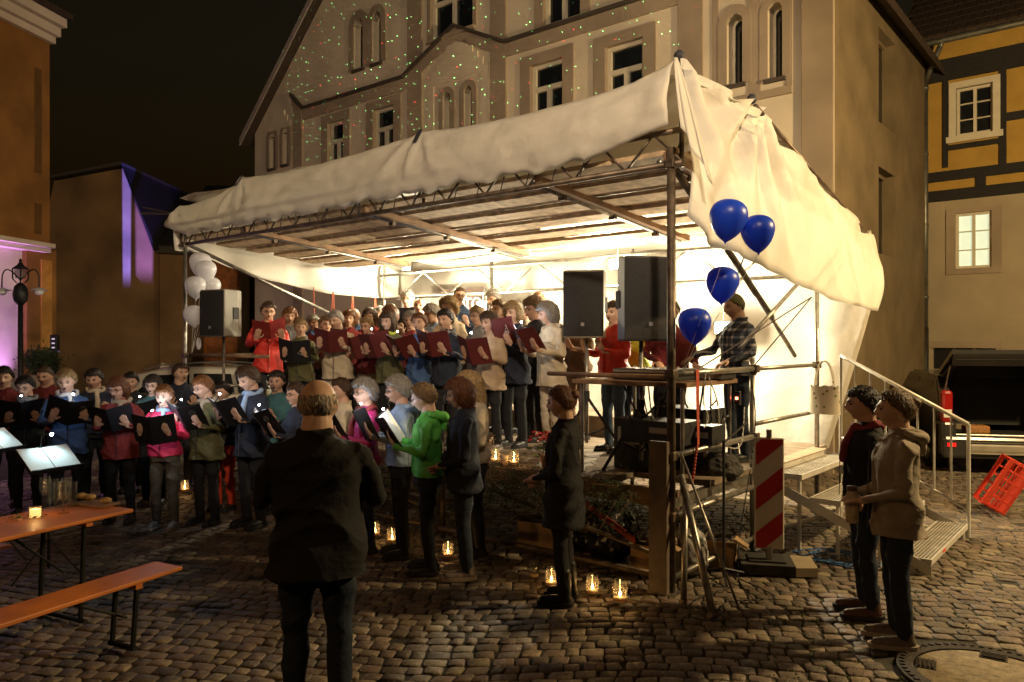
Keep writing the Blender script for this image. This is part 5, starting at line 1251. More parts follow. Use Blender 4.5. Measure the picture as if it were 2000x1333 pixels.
for (t, s, lab, fl) in ((1.55, .42, 'potted red poinsettia standing behind the fir branches', 1), (2.25, .22, 'potted brownish plant on the deck edge beside the candles', 0)):
    pt = thing('potted_plant', lab, 'plant', S(t, s, DZ)); MB().lathe([(.055, .0), (.075, .12), (.08, .125), (.07, .12)], S(t, s, DZ + .001), 16).build('pot', mat('terracotta', (.30, .12, .06), .8), pt, True)
    mb = MB(); leaves(mb, S(t, s, DZ + .20), (.075, .075, .05), 110, .075, rg); mb.build('foliage', m_leaf if fl else mat('brown_leaf', (.12, .06, .025), .8), pt)
    if fl:
        mb = MB(); leaves(mb, S(t, s, DZ + .29), (.065, .065, .03), 110, .07, rg); mb.build('blossom', m_flower, pt)

# candle jars
m_jar = glass('jar_glass', (.95, .97, .93), .04, .35); _n = m_jar.node_tree; _t = _n.nodes.new('ShaderNodeBsdfTranslucent'); _t.inputs[0].default_value = (.9, .85, .75, 1); _m = _n.nodes.new('ShaderNodeMixShader'); _m.inputs[0].default_value = .035; _o = _n.nodes['Material Output']; _n.links.new(_o.inputs[0].links[0].from_socket, _m.inputs[1]); _n.links.new(_t.outputs[0], _m.inputs[2]); _n.links.new(_m.outputs[0], _o.inputs[0]); m_wax = mat('candle_wax', (.75, .62, .42), .5, var=0, trans=.4, tcol=(1, .6, .25)); m_flame = mat('flame', (1, .6, .2), .5, var=0, emit=(1, .55, .16), estr=70)
jar_me = MB().lathe([(.030, .0), (.036, .004), (.038, .012), (.038, .085), (.034, .098), (.030, .104), (.030, .118), (.0285, .118), (.0285, .104), (.032, .096), (.0355, .084), (.0355, .014), (.001, .010)], (0, 0, 0), 20).mesh('jar', m_jar, True)
wax_me = MB().lathe([(.0345, .015), (.0345, .032), (.001, .032)], (0, 0, 0), 16).mesh('candle', m_wax, True); fl_me = MB().lathe([(.001, .034), (.006, .042), (.005, .050), (.001, .064)], (0, 0, 0), 10).mesh('flame', m_flame, True)
def jar(label, p_, k=1.0, pw=.5, lit=True):
    j = thing('candle_jar', label, 'candle jar', p_, 0, 'candle jars round the stage'); j.scale = (k, k, k)
    for nm, me_ in (('glass', jar_me), ('candle', wax_me)) + ((('flame', fl_me),) if lit else ()): part(nm, me_, None, j)
    if lit: lamp('candle_light', 'POINT', Vector(p_) + Vector((0, 0, .070 * k)), pw * 1.2, (1, .50, .16), shadow_soft_size=.01)
def gpt(u, v, z=.028): Y = (CAM_Z - z) * FPX / (v - HOR); q = px(u, v, Y); q.z = z; return q
for (u, v, k, lab, lit) in ((733, 1048, 1.25, 'candle jar behind the walking stick'.replace('the walking stick', 'another jar near the green jacket'), 1), (766, 1062, 1.35, 'candle jar on the cobbles beside the woman in green', 1), (875, 1090, 1.3, 'candle jar between the woman in green and the woman in navy', 1), (1043, 1130, 1.2, 'dark unlit jar beside the woman with the bun', 0), (1077, 1146, 1.3, 'candle jar just behind the boots of the woman with the bun', 1), (1157, 1162, 1.35, 'candle jar in front of the red-taped ledger tube', 1), (1211, 1178, 1.5, 'brightest candle jar on the cobbles before the corner post', 1), (361, 962, 1.4, 'candle jar beside the trouser legs of the woman in pink', 1)):
    jar(lab, gpt(u, v), k, .55 if lit else 0, bool(lit))
for (u, t_, lab) in ((450, None, 'candle jar glowing on the far deck edge'), (968, None, 'tall candle jar on the deck edge beside a wax cup'), (1004, None, 'squat candle jar on the deck edge before the singers')):
    t = t_at(u, .26); jar(lab, S(t, .26, DZ + .001), 1.3, .5)
tag(MB().lathe([(.035, 0), (.042, .10), (.039, .10), (.033, .008), (.001, .008)], S(t_at(985, .24), .24, DZ + .001), 18).build('paper_cup', m_wax, None, True), 'pale wax cup between two candle jars on the deck edge', 'cup')

# striped barrier board on its foot
bc = gpt(1496, 1118, .0); by = R(-12); MBk = Matrix.Rotation(by, 3, 'Z'); m_bw = mat('barrier_white', (.62, .58, .50), .5, var=.06); m_br = mat('barrier_red', (.45, .02, .015), .45, var=.08)
bk = thing('barrier_board', 'red and white striped barrier board standing on a dark rubber foot', 'barrier', bc, by)
BB = bc + MBk @ Vector((.02, -.05, .22)); bw, bh = .245, .96
MB().box(BB + Vector((0, 0, bh / 2)), (bw, .045, bh), MBk, .010).build('panel', m_bw, bk)
for k in range(3):
    z0 = -.05 + k * .385; pts = [(-bw / 2 + .012, z0), (bw / 2 - .012, z0 + .19), (bw / 2 - .012, z0 + .38), (-bw / 2 + .012, z0 + .19)]
    cl = []
    for i in range(4):                      # keep each stripe inside the panel
        a, b_ = pts[i], pts[(i + 1) % 4]
        for (lo, hi) in ((.012, bh - .012),):
            za, zb = a[1], b_[1]
            if lo <= za <= hi: cl.append(a)
            for lim in ((lo, hi) if zb > za else (hi, lo)):
                if (za - lim) * (zb - lim) < 0: q = (lim - za) / (zb - za); cl.append((a[0] + (b_[0] - a[0]) * q, lim))
    if len(cl) > 2: MB().prism([BB + MBk @ Vector((x, -.0255, z)) for x, z in cl], MBk @ Vector((0, -.002, 0))).build('stripe', m_br, bk)
MB().tube(BB + Vector((0, 0, -.2)), BB + Vector((0, 0, .02)), .03, 10).build('post', m_steel, bk); MB().tube(BB + Vector((0, 0, bh - .01)), BB + Vector((0, 0, bh + .07)), .024, 10).build('post_tip', m_steel, bk)
m_rub = mat('recycled_rubber', (.035, .032, .028), .85, var=.3, bump=.3)
MB().prism([bc + MBk @ Vector(q) for q in ((-.22, -.2, .03), (.22, -.2, .03), (.22, .2, .03), (-.22, .2, .03))], (0, 0, .085)).build('foot', m_rub, bk)
MB().box(bc + MBk @ Vector((0, 0, .12)), (.30, .26, .02), MBk).build('foot_dark_plate', mat('rubber_dark', (.02, .018, .016), .9), bk)  # darker plate raised on the foot, nothing is hollowed out
MB().prism([bc + MBk @ Vector(q) for q in ((.22, -.2, .03), (.40, -.16, .03), (.40, .2, .03), (.22, .2, .03))], (0, 0, .075)).build('foot_end', mat('foot_end_tan', (.30, .24, .15), .8), bk)

# steel steps with handrail
st = thing('steel_steps', 'galvanised grating steps with a railing leading down from the deck', 'steps', S(-.8, 2.5, 0))
SA, SB = 1.78, 3.45; m_gal = mat('galvanised_tread', (.64, .61, .54), .45, .2, var=.12)
for i, (t, z) in enumerate(((-.27, .76), (-.62, .56), (-.98, .36), (-1.36, .16))):
    tr = MB()
    for (a, b_) in ((t + .14, t + .125), (t - .125, t - .14)): tr.prism([S(a, SA, z - .05), S(b_, SA, z - .05), S(b_, SB, z - .05), S(a, SB, z - .05)], (0, 0, .05))
    for (a, b_) in ((SA, SA + .014), (SB - .014, SB)): tr.prism([S(t + .125, a, z - .05), S(t - .125, a, z - .05), S(t - .125, b_, z - .05), S(t + .125, b_, z - .05)], (0, 0, .05))
    tread = tr.build('tread_frame', m_gal, st); gb = MB()
    for k in range(1, 9):
        x = t + .125 - .25 * k / 9; gb.prism([S(x, SA + .014, z - .03), S(x - .005, SA + .014, z - .03), S(x - .005, SB - .014, z - .03), S(x, SB - .014, z - .03)], (0, 0, .028))
    for k in range(1, 46):
        s = SA + (SB - SA) * k / 46; gb.prism([S(t + .125, s, z - .022), S(t - .125, s, z - .022), S(t - .125, s + .005, z - .022), S(t + .125, s + .005, z - .022)], (0, 0, .019))
    gb.build('grating', m_gal, tread)
    MB().prism([S(t - .1405, SA + .45, z - .035), S(t - .1405, SA + .56, z - .035), S(t - .1405, SA + .56, z - .012), S(t - .1405, SA + .45, z - .012)], LV * .003).build('red_mark', m_red, tread) if i in (1, 3) else None
    for s in (SA + .05, SB - .05): MB().tube(S(t - .1, s, 0.0 if i == 3 else .0), S(t - .1, s, z - .05), .02, 8).build('leg', m_gal, st)
for s in (SA - .01, SB + .01): MB().prism([S(-.12, s, .70), S(-.12, s, .60), S(-1.5, s, .02), S(-1.5, s, .11)], DV * .012).build('stringer', m_gal, st)
MB().prism([S(-.02, SA, DZ - .06), S(-.12, SA, DZ - .06), S(-.12, SB, DZ - .06), S(-.02, SB, DZ - .06)], (0, 0, .055)).build('landing', m_gal, st)
MB().prism([S(.05, SB + .02, .80), S(.0, 1.70, .80), S(-.13, 1.70, .80), S(-.13, SB + .02, .80)], (0, 0, .012)).build('landing_board', mat('landing_ply', (.38, .28, .18), .7), st)
h0, h1 = (-.25, SB + .03, 1.86), (-1.5, SB + .03, 1.17)
MB().tube(S(*h0), S(*h1), .021, 10).build('handrail', m_gal, st, True); MB().tube(S(-.25, SB + .03, .95), S(-1.5, SB + .03, .30), .016, 8).build('lower_rail', m_gal, st, True)
for k in range(9):
    q = k / 8; t = -.25 - 1.25 * q; zt_ = 1.86 - .69 * q; zb_ = .95 - .65 * q
    MB().tube(S(t, SB + .03, zb_ if k not in (0, 8) else .02), S(t, SB + .03, zt_), .011 if k not in (0, 8) else .02, 8).build('baluster' if k not in (0, 8) else 'newel_post', m_gal, st)
# cloth bag on the rail
m_floral = mat('floral_cloth', (.50, .45, .34), .9, var=.0)
n = m_floral.node_tree; vo = n.nodes.new('ShaderNodeTexVoronoi'); vo.inputs['Scale'].default_value = 16; tc = n.nodes.new('ShaderNodeTexCoord'); n.links.new(tc.outputs['Object'], vo.inputs['Vector']); rp = n.nodes.new('ShaderNodeValToRGB'); rp.color_ramp.interpolation = 'CONSTANT'
rp.color_ramp.elements[0].color = (.35, .07, .06, 1); rp.color_ramp.elements[1].position = .14; rp.color_ramp.elements[1].color = (.12, .2, .06, 1); rp.color_ramp.elements.new(.24).color = (.55, .49, .38, 1)
n.links.new(vo.outputs['Distance'], rp.inputs[0]); n.links.new(rp.outputs[0], n.nodes['Principled BSDF'].inputs['Base Color'])
bg = thing('shopping_bag', 'floral cloth bag hanging on the stage rail by the steps', 'bag', S(-.14, 3.32, 1.2), STAGE_YAW)
bo = S(-.17, 3.18, 1.22); P_ = []
for i in range(9):
    v = i / 8; wd = .34 * (1 - .10 * v); P_.append([bo + MR @ Vector((wd * .5 * math.cos(a), .075 * (1.1 - .8 * v) * math.sin(a), .30 * v + .015 * math.sin(a * 5) * v)) for a in np.linspace(0, 2 * math.pi, 33)])
MB().grid(P_).build('pouch', m_floral, bg, True); MB().add([p_ for p_ in P_[0][:-1]], [tuple(range(32))]).build('bottom', m_floral, bg)
for sy in (-1, 1): MB().path([bo + MR @ Vector((.10 * math.cos(a) , sy * .02, .30 + .28 * math.sin(a))) for a in np.linspace(0, math.pi, 11)], .008, 6).build('strap', m_floral, bg)

# ================================================================== beer table, benches and what stands on them
m_ol = mat('orange_lacquered_wood', (.56, .17, .025), .5, spec=.5, var=.22, vscale=3, stretch=(1, 1, 1), bump=.05, coat=0); m_leg = mat('black_metal_legs', (.02, .022, .02), .5, .5)
TD = Vector((-.43, -.903, 0)).normalized(); TWd = Vector((-TD.y, TD.x, 0)); TWd = TWd if TWd.x < 0 else -TWd
def plank_table(name, label, cat, corner, wid, length, z, group=None):
    r_ = thing(name, label, cat, Vector((corner.x, corner.y, 0)), 0, group); Mx = Matrix((TD, TWd, Vector((0, 0, 1)))).transposed()
    c = Vector((corner.x, corner.y, 0)) + TD * length / 2 + TWd * wid / 2
    MB().box(c + Vector((0, 0, z - .0135)), (length, wid, .027), Mx, .006).build('top', m_ol, r_)
    for k in (.33, length - .33):
        b0 = Vector((corner.x, corner.y, 0)) + TD * k
        MB().box(b0 + TWd * wid / 2 + Vector((0, 0, z - .045)), (.05, wid * .9, .035), Mx).build('batten', m_ol, r_)
        for w_ in (.14, .86): MB().tube(b0 + TWd * wid * w_ + Vector((0, 0, z - .06)), b0 + TWd * wid * w_ + TD * .03 + Vector((0, 0, .03)), .017, 8).build('leg', m_leg, r_)
        MB().tube(b0 + TWd * wid * .05 + TD * .03 + Vector((0, 0, .045)), b0 + TWd * wid * .95 + TD * .03 + Vector((0, 0, .045)), .017, 8).build('foot_bar', m_leg, r_)
        sg = 1 if k < 1 else -1
        MB().tube(b0 + TWd * wid / 2 + Vector((0, 0, z * .45)), b0 + TWd * wid / 2 + TD * sg * .42 + Vector((0, 0, z - .04)), .010, 6).build('strut', m_leg, r_)
    return r_
tA = gpt(261, 994, .77); plank_table('beer_table', 'long orange beer table with glasses, candle and bread on it', 'table', tA, .62, 2.2, .77)
plank_table('beer_bench', 'orange beer bench standing free with its end toward the man in black', 'bench', gpt(357, 1106, .48), .27, 2.2, .48, 'beer benches')
plank_table('beer_bench', 'orange beer bench on the far side of the beer table', 'bench', gpt(22, 1063, .48), .27, 2.2, .48, 'beer benches')
m_gl = m_jar
def tp(u, v): q = gpt(u, v, .771); return q
tall = MB().lathe([(.028, 0), (.030, .005), (.034, .16), (.032, .16), (.028, .012), (.001, .012)], (0, 0, 0), 18).mesh('bowl', m_gl, True)
wine = MB().lathe([(.033, 0), (.033, .003), (.006, .008), (.005, .075), (.020, .09), (.034, .125), (.034, .16), (.028, .20), (.0265, .20), (.032, .16), (.032, .125), (.018, .094), (.001, .088)], (0, 0, 0), 18).mesh('bowl', m_gl, True)
for i, (u, v, k, lab) in enumerate(((88, 993, 1, 'stemmed glass beside the lit candle'), (103, 984, 0, 'tall beer glass at the back of the glass cluster'), (116, 990, 0, 'tall beer glass in the middle of the glass cluster'), (124, 1003, 1, 'wine glass standing in front of the cluster'), (140, 990, 0, 'tall beer glass next to the bread board'), (130, 981, 0, 'tall beer glass half hidden behind the cluster'))):
    g_ = thing('drinking_glass', lab, 'glass', tp(u, v), 0, 'glasses on the beer table'); g_.scale = (1.15,) * 3; part('bowl', wine if k else tall, None, g_)
    part('rim', simple('rim', lambda: MB().path([Vector((.0335 * math.cos(a), .0335 * math.sin(a), .16)) for a in np.linspace(0, 6.283, 19)], .0012, 4).mesh('rim', m_gl)), None, g_) if not k else None
cd = thing('table_candle', 'lit pale candle in a glass on the beer table', 'candle', tp(69, 1010)); MB().lathe([(.036, 0), (.036, .055), (.001, .055)], tp(69, 1010), 18).build('wax', mat('lit_wax', (.85, .65, .35), .5, var=0, emit=(1, .60, .2), estr=1.6), cd, True)
MB().lathe([(.039, 0), (.039, .075), (.0375, .075), (.0375, .002)], tp(69, 1010), 18).build('glass', m_jar, cd, True); lamp('candle_light', 'POINT', tp(69, 1010) + Vector((0, 0, .09)), .9, (1, .52, .18), shadow_soft_size=.012)
sp_ = thing('ivy_sprig', 'sprig of leaves lying beside the table candle', 'leaves', tp(40, 1012)); mb = MB(); leaves(mb, tp(45, 1015) + Vector((0, 0, .012)), (.10, .04, .006), 40, .035, rg, .2); mb.build('foliage', m_leaf, sp_)
bb = thing('bread_board', 'board with pieces of bread at the table end', 'bread board', tp(190, 985), 0); MB().box(tp(186, 986) + Vector((0, 0, .008)), (.34, .17, .014), Matrix((TWd, TD, Vector((0, 0, 1)))).transposed(), .004).build('board', m_timber, bb)
m_bread = mat('bread', (.50, .34, .15), .8, var=.2, vscale=30, bump=.3)
for i, (u, v, lab) in enumerate(((160, 978, 'piece of bread beside the tall glass'), (176, 980, 'round piece of bread in the middle of the board'), (207, 987, 'torn piece of bread at the table end'))):
    tag(MB().sphere(tp(u, v) + Vector((0, 0, .036)), (.045, .032, .024), 12, 8).build('bread', m_bread, None, True), lab, 'bread', 'bread on the board')
# music stands
def mstand(label, c, yaw, sz, lit):
    ms_ = thing('music_stand', label, 'music stand', Vector((c.x, c.y, 0)), yaw, 'music stands'); M3 = Matrix.Rotation(yaw, 3, 'Z') @ Matrix.Rotation(R(38), 3, 'X')
    MB().box(c, (sz[0], sz[1], .012), M3).build('desk', m_bc, ms_)
    for sx in (-1, 1): MB().box(c + M3 @ Vector((sx * sz[0] * .245, 0, .012)), (sz[0] * .47, sz[1] * .9, .006), M3 @ Matrix.Rotation(sx * -.06, 3, 'Y')).build('sheet', m_page, ms_)
    MB().box(c + M3 @ Vector((0, -sz[1] * .5, .02)), (sz[0], .008, .05), M3).build('lip', m_bc, ms_)
    MB().tube(Vector((c.x, c.y, .1)), c, .012, 8).build('pole', m_bc, ms_)
    for k in range(3): MB().tube(Vector((c.x, c.y, .35)), Vector((c.x + .3 * math.cos(k * 2.1), c.y + .3 * math.sin(k * 2.1), .02)), .008, 6).build('leg', m_bc, ms_)
    a = c + M3 @ Vector((0, sz[1] * .5, .0)); b_ = c + M3 @ Vector((.02, sz[1] * .40, .17))
    MB().path([a, a + Vector((0, .02, .10)), a * .3 + b_ * .7 + Vector((0, .01, .04)), b_], .005, 6).build('gooseneck', m_bc, ms_); MB().sphere(b_, .014, 8, 6).build('lamp_head', mat('led_bulb', (1, 1, 1), .3, var=0, emit=(.75, .85, 1), estr=60), ms_, True)
    lamp('stand_light', 'SPOT', b_ - Vector((0, 0, .018)), lit, (.55, .88, 1.0), spot_size=R(130), spot_blend=.6, shadow_soft_size=.012, aim=c)
mstand('music stand with white sheets glowing under a gooseneck lamp', px(95, 897, 6.5), R(62), (.44, .30), 3.2); mstand('second music stand with a lit sheet at the edge of the table', px(-12, 862, 7.0), R(80), (.44, .30), 3.2)

# ================================================================== street things
lp = px(40, 0, 14.0); lp.z = 0; m_li = mat('black_cast_iron', (.02, .02, .022), .5, .4)
lpst = thing('street_lantern', 'ornate black street lantern with two hanging bowl lamps before the purple wall', 'street lamp', lp)
zl = lambda v: CAM_Z + (HOR - v) / FPX * 14.0
MB().lathe([(.14, 0), (.12, .25), (.07, .32), (.05, .9), (.042, zl(592))], lp, 14).build('pole', m_li, lpst, True)
MB().lathe([(.02, zl(600)), (.11, zl(588)), (.125, zl(575)), (.10, zl(560)), (.04, zl(553))], lp, 12).build('lower_basket', m_li, lpst, True)
for k in range(6):
    a = k * math.pi / 3; q = Vector((.14 * math.cos(a), .14 * math.sin(a), 0)); MB().path([lp + q * .5 + Vector((0, 0, zl(553))), lp + q + Vector((0, 0, zl(545))), lp + q + Vector((0, 0, zl(526))), lp + q * .3 + Vector((0, 0, zl(518)))], .010, 5).build('cage_bar', m_li, lpst)
MB().lathe([(.09, zl(544)), (.11, zl(528))], lp, 6).build('lantern_glass', glass('lantern_glass', (.6, .6, .65), .2, .5), lpst); MB().lathe([(.13, zl(526)), (.06, zl(519)), (.02, zl(512)), (.03, zl(509)), (.001, zl(505))], lp, 10).build('finial', m_li, lpst, True)
for sx in (-1, 1):
    pts = [lp + Vector((sx * .34 * math.sin(a), 0, zl(548) + .20 * (1 - math.cos(a) * 1) * 0 + .22 * math.sin(min(a * 2, math.pi)) * .9)) for a in np.linspace(0, math.pi / 2, 10)]; pts[-1] = lp + Vector((sx * .34, 0, zl(566)))
    MB().path(pts, .012, 6).build('arm', m_li, lpst); e = lp + Vector((sx * .34, 0, 0))
    MB().lathe([(.02, zl(562)), (.15, zl(567)), (.15, zl(568)), (.02, zl(566))], e, 18).build('lamp_shade', mat('enamel', (.5, .5, .52), .4), lpst, True); MB().sphere(e + Vector((0, 0, zl(570))), (.085, .085, .07), 14, 8).build('lamp_bowl', mat('opal_glass', (.75, .72, .78), .3, var=0), lpst, True)
pc = px(80, 0, 15.5); pc.z = 0
pl_ = thing('planter', 'round clipped bush in a tall pale pot at the house corner', 'planter', pc); MB().lathe([(.20, 0), (.22, .1), (.30, 1.35), (.27, 1.36), (.25, 1.3)], pc, 18).build('pot', mat('pale_pot', (.30, .22, .17), .8), pl_, True)
mb = MB(); leaves(mb, pc + Vector((0, 0, 1.62)), (.13, .13, .11), 3200, .085, rg, 1); mb.build('foliage', m_fir, pl_)
sgp = px(107, 0, 16.0); sgp.z = 0; sg_ = thing('parking_post', 'slim dark post with a small lit head beside the planter', 'post', sgp); MB().tube(sgp, sgp + Vector((0, 0, 1.9)), .05, 8).build('pole', m_li, sg_); MB().box(sgp + Vector((0, 0, 2.0)), (.16, .1, .34), None, .02).build('head', m_li, sg_)
for k in range(3): MB().box(sgp + Vector((0, -.055, 1.9 + k * .09)), (.06, .01, .03)).build('sign_light', mat('dim_white', (.6, .55, .6), .5, var=0, emit=(.8, .7, .9), estr=.5), sg_)

# ------------------------------------------------------------------ cars
m_wpaint = mat('white_car_paint', (.62, .58, .48), .22, spec=.6, var=.02, coat=.6); m_bpaint = mat('black_car_paint', (.035, .033, .03), .25, spec=.6, var=.05, coat=.4); m_cgl = mat('car_glass', (.015, .017, .017), .06, spec=.7, var=0); m_tyre = mat('tyre', (.015, .015, .015), .85); m_rim = mat('rim', (.4, .4, .38), .35, .8); m_plc = mat('dark_plastic', (.025, .024, .022), .6)
def car_side(prof_u, prof_l, W, inset, M, seg=1):   # shell from an upper and a lower outline (x, z), width W with tumblehome
    mb = MB(); n_ = len(prof_u); rows = []
    for f in (-1, -.92, -.6, 0, .6, .92, 1):
        row = []
        for (x, z) in prof_u:
            k = max(0, (z - 1.0)) ; yy = f * (W / 2 - inset * k); zz = z - (.05 if abs(f) == 1 else .012 if abs(f) > .9 else 0); row.append(M @ Vector((x, yy, zz)))
        rows.append(row)
    mb.grid(rows)
    for sg in (-1, 1):
        row2 = [M @ Vector((x, sg * W / 2 * (1.0 if z > .5 else .97), z)) for (x, z) in prof_l]; edge = rows[0] if sg < 0 else rows[-1]
        mid = [(a + b_) / 2 + (M.to_3x3() @ Vector((0, sg * .03, 0))) for a, b_ in zip(edge, row2)]; mb.grid([edge, mid, row2])
    return mb
def wheel(c, M, car, r_=.33):
    q = M.to_3x3() @ Vector((0, 1, 0)); w_ = MB().tube(c - q * .11, c + q * .11, r_, 24).build('wheel', m_tyre, car, True)
    for sg in (-1, 1): MB().tube(c + q * sg * .111, c + q * sg * .118, r_ * .62, 18).build('rim', m_rim, w_, True)
# white estate
Mw = Matrix.Translation(Vector((-5.6, 15.6, 0))) @ Matrix.Rotation(R(4), 4, 'Z')
wc = thing('white_car', 'white estate car parked behind the singers beyond the stage', 'car', (-5.6, 15.6, 0), R(4))
xs = [-2.2, -2.1, -1.75, -1.3, -.6, .2, .75, 1.2, 1.9, 2.15, 2.25]; zu = [.95, 1.12, 1.40, 1.50, 1.54, 1.52, 1.40, 1.10, .98, .86, .70]
car_side(list(zip(xs, zu)), [(x, .28) for x in xs], 1.78, .34, Mw).build('body', m_wpaint, wc, True)
for (a, b_, c_, d_) in (((-1.62, 1.05), (-.62, 1.05), (-.66, 1.40), (-1.32, 1.38)), ((-.55, 1.05), (.22, 1.05), (.12, 1.40), (-.58, 1.41)), ((.30, 1.05), (.98, 1.05), (.62, 1.32), (.20, 1.40))):
    for sg in (-1, 1):
        MB().prism([Mw @ Vector((x, sg * (.897 - .34 * max(0, z - 1.0) * .9 + .004), z)) for x, z in (a, b_, c_, d_)], Mw.to_3x3() @ Vector((0, sg * .012, 0))).build('window', m_cgl, wc)
for sg in (-1, 1):
    MB().path([Mw @ Vector((x, sg * .66, z + .05)) for x, z in ((-1.55, 1.44), (-1.2, 1.52), (-.4, 1.56), (.4, 1.51))], .018, 6).build('roof_rail', m_rim, wc); MB().box(Mw @ Vector((.92, sg * .98, 1.06)), (.16, .12, .12), None, .03).build('mirror', m_wpaint, wc)
    for x in (-1.35, 1.38): wheel(Mw @ Vector((x, sg * .80, .33)), Mw, wc)
    MB().box(Mw @ Vector((2.12, sg * .62, .72)), (.16, .34, .14), None, .03).build('headlight', m_rim, wc); MB().box(Mw @ Vector((-2.16, sg * .70, .90)), (.1, .2, .26), None, .03).build('tail_light', m_red, wc)
MB().prism([Mw @ Vector(q) for q in ((-1.50, -.02, 1.50), (-1.30, -.02, 1.525), (-1.46, -.02, 1.60))], Mw.to_3x3() @ Vector((0, .04, 0))).build('roof_antenna', m_wpaint, wc)
# dark hatchback with its tailgate up
ca = R(-14); Bp = Vector((7.38, 11.5, 0)); Mb = Matrix.Translation(Bp) @ Matrix.Rotation(ca, 4, 'Z')     # local -Y is the tail, +Y the nose
bcw = thing('black_car', 'black hatchback with its tailgate raised and boot open beside the half-timbered house', 'car', Bp, ca)
T = lambda x, y, z: Mb @ Vector((x, y, z)); W2 = .88
MB().add([T(x, y, z) for x, y, z in ((-W2, 0, .42), (W2, 0, .42), (W2, 0, .72), (-W2, 0, .72))], [(0, 1, 2, 3)])
for sg in (-1, 1):
    ol = [(0, .30), (0.02, .98), (.10, 1.10), (.36, 1.44), (.9, 1.52), (2.0, 1.50), (2.7, 1.05), (3.6, .92), (3.8, .6), (3.8, .3)]
    o = MB().prism([T(sg * (W2 - .10 * max(0, z - 1.0)), y, z) for y, z in ol], Mb.to_3x3() @ Vector((-sg * .07, 0, 0))).build('body_side', m_bpaint, bcw); bv = o.modifiers.new('b', 'BEVEL'); bv.width = .03; bv.segments = 3
    MB().prism([T(sg * (W2 - .045 + .006), y, z) for y, z in ((.36, 1.08), (1.2, 1.08), (1.2, 1.42), (.52, 1.40))], Mb.to_3x3() @ Vector((sg * .005, 0, 0))).build('window', m_cgl, bcw)
    MB().prism([T(sg * (W2 - .045 + .006), y, z) for y, z in ((1.28, 1.08), (2.5, 1.08), (2.0, 1.42), (1.28, 1.43))], Mb.to_3x3() @ Vector((sg * .005, 0, 0))).build('window', m_cgl, bcw)
    qb = MB().box(T(sg * (W2 - .11), .16, .56), (.24, .42, .54), Mb.to_3x3(), .07).build('rear_quarter', m_bpaint, bcw); MB().prism([T(sg * (W2 - .03), .05, 1.24), T(sg * (W2 - .16), .05, 1.24), T(sg * (W2 - .16), .36, 1.47), T(sg * (W2 - .06), .36, 1.47)], Mb.to_3x3() @ Vector((0, .10, -.02))).build('rear_pillar', m_bpaint, bcw)
    tl = MB().box(T(sg * (W2 - .09), .02, 1.03), (.17, .16, .50), Mb.to_3x3(), .05).build('tail_light', mat('tail_light_glass', (.33, .012, .010), .15, spec=.7, var=.05, coat=.5), bcw); MB().box(T(sg * (W2 - .09), -.062, .93), (.11, .01, .12), Mb.to_3x3()).build('reflector', m_white, tl)
    MB().box(T(sg * (W2 - .14), -.078, .46), (.12, .02, .06), Mb.to_3x3()).build('fog_light', mat('fog_red', (.7, .02, .02), .3, var=0, emit=(1, .02, .02), estr=.5), bcw)
    MB().box(T(sg * (W2 + .10), 2.15, 1.05), (.20, .10, .14), Mb.to_3x3(), .03).build('mirror', m_bpaint, bcw)
    for y in (.75, 3.1): wheel(T(sg * (W2 - .12), y, .32), Mb @ Matrix.Rotation(R(90), 4, 'Z'), bcw, .32)
MB().prism([T(-W2 + .07, .40, 1.46), T(W2 - .07, .40, 1.46), T(W2 - .12, 2.0, 1.50), T(-W2 + .12, 2.0, 1.50)], (0, 0, .03)).build('roof', m_bpaint, bcw)
MB().prism([T(-W2 + .07, 2.6, 1.02), T(W2 - .07, 2.6, 1.02), T(W2 - .1, 3.78, .85), T(-W2 + .1, 3.78, .85)], (0, 0, .03)).build('bonnet', m_bpaint, bcw)
MB().add([T(-W2 + .12, 2.0, 1.49), T(W2 - .12, 2.0, 1.49), T(W2 - .08, 2.68, 1.04), T(-W2 + .08, 2.68, 1.04)], [(0, 1, 2, 3)]).build('windscreen', m_cgl, bcw)
MB().box(T(0, .02, .42), (2 * W2 - .04, .18, .34), Mb.to_3x3(), .05).build('bumper', m_bpaint, bcw); MB().box(T(.10, -.085, .42), (1.25, .03, .17), Mb.to_3x3(), .05).build('bumper_panel', mat('pale_bumper', (.30, .27, .21), .5), bcw)
MB().box(T(0, .55, .57), (2 * W2 - .2, 1.0, .03), Mb.to_3x3()).build('boot_floor', m_plc, bcw); MB().box(T(0, 1.06, 1.05), (2 * W2 - .2, .06, .75), Mb.to_3x3()).build('seat_back', m_plc, bcw)
MB().tube(T(-W2 + .1, .02, .605), T(W2 - .1, .02, .605), .014, 6).build('sill_trim', m_alu, bcw)
MB().prism([T(-W2 + .09, -.46, 1.775), T(W2 - .09, -.46, 1.775), T(W2 - .11, .34, 1.485), T(-W2 + .11, .34, 1.485)], (0, 0, -.02)).build('tailgate_lining', m_plc, bcw)
tg = MB().prism([T(-W2 + .08, .38, 1.50), T(W2 - .08, .38, 1.50), T(W2 - .02, -.52, 1.83), T(-W2 + .02, -.52, 1.83)], (0, 0, .07)).build('tailgate', m_bpaint, bcw)
MB().prism([T(-W2 + .2, .2, 1.512), T(W2 - .2, .2, 1.512), T(W2 - .2, -.2, 1.657), T(-W2 + .2, -.2, 1.657)], (0, 0, -.015)).build('rear_window', mat('dim_glass', (.012, .013, .013), .35, spec=.2, var=0), tg); MB().prism([T(-W2 + .04, -.50, 1.80), T(W2 - .04, -.50, 1.80), T(W2 - .06, -.36, 1.66), T(-W2 + .06, -.36, 1.66)], Mb.to_3x3() @ Vector((0, -.03, .04))).build('lower_lip', m_bpaint, tg)
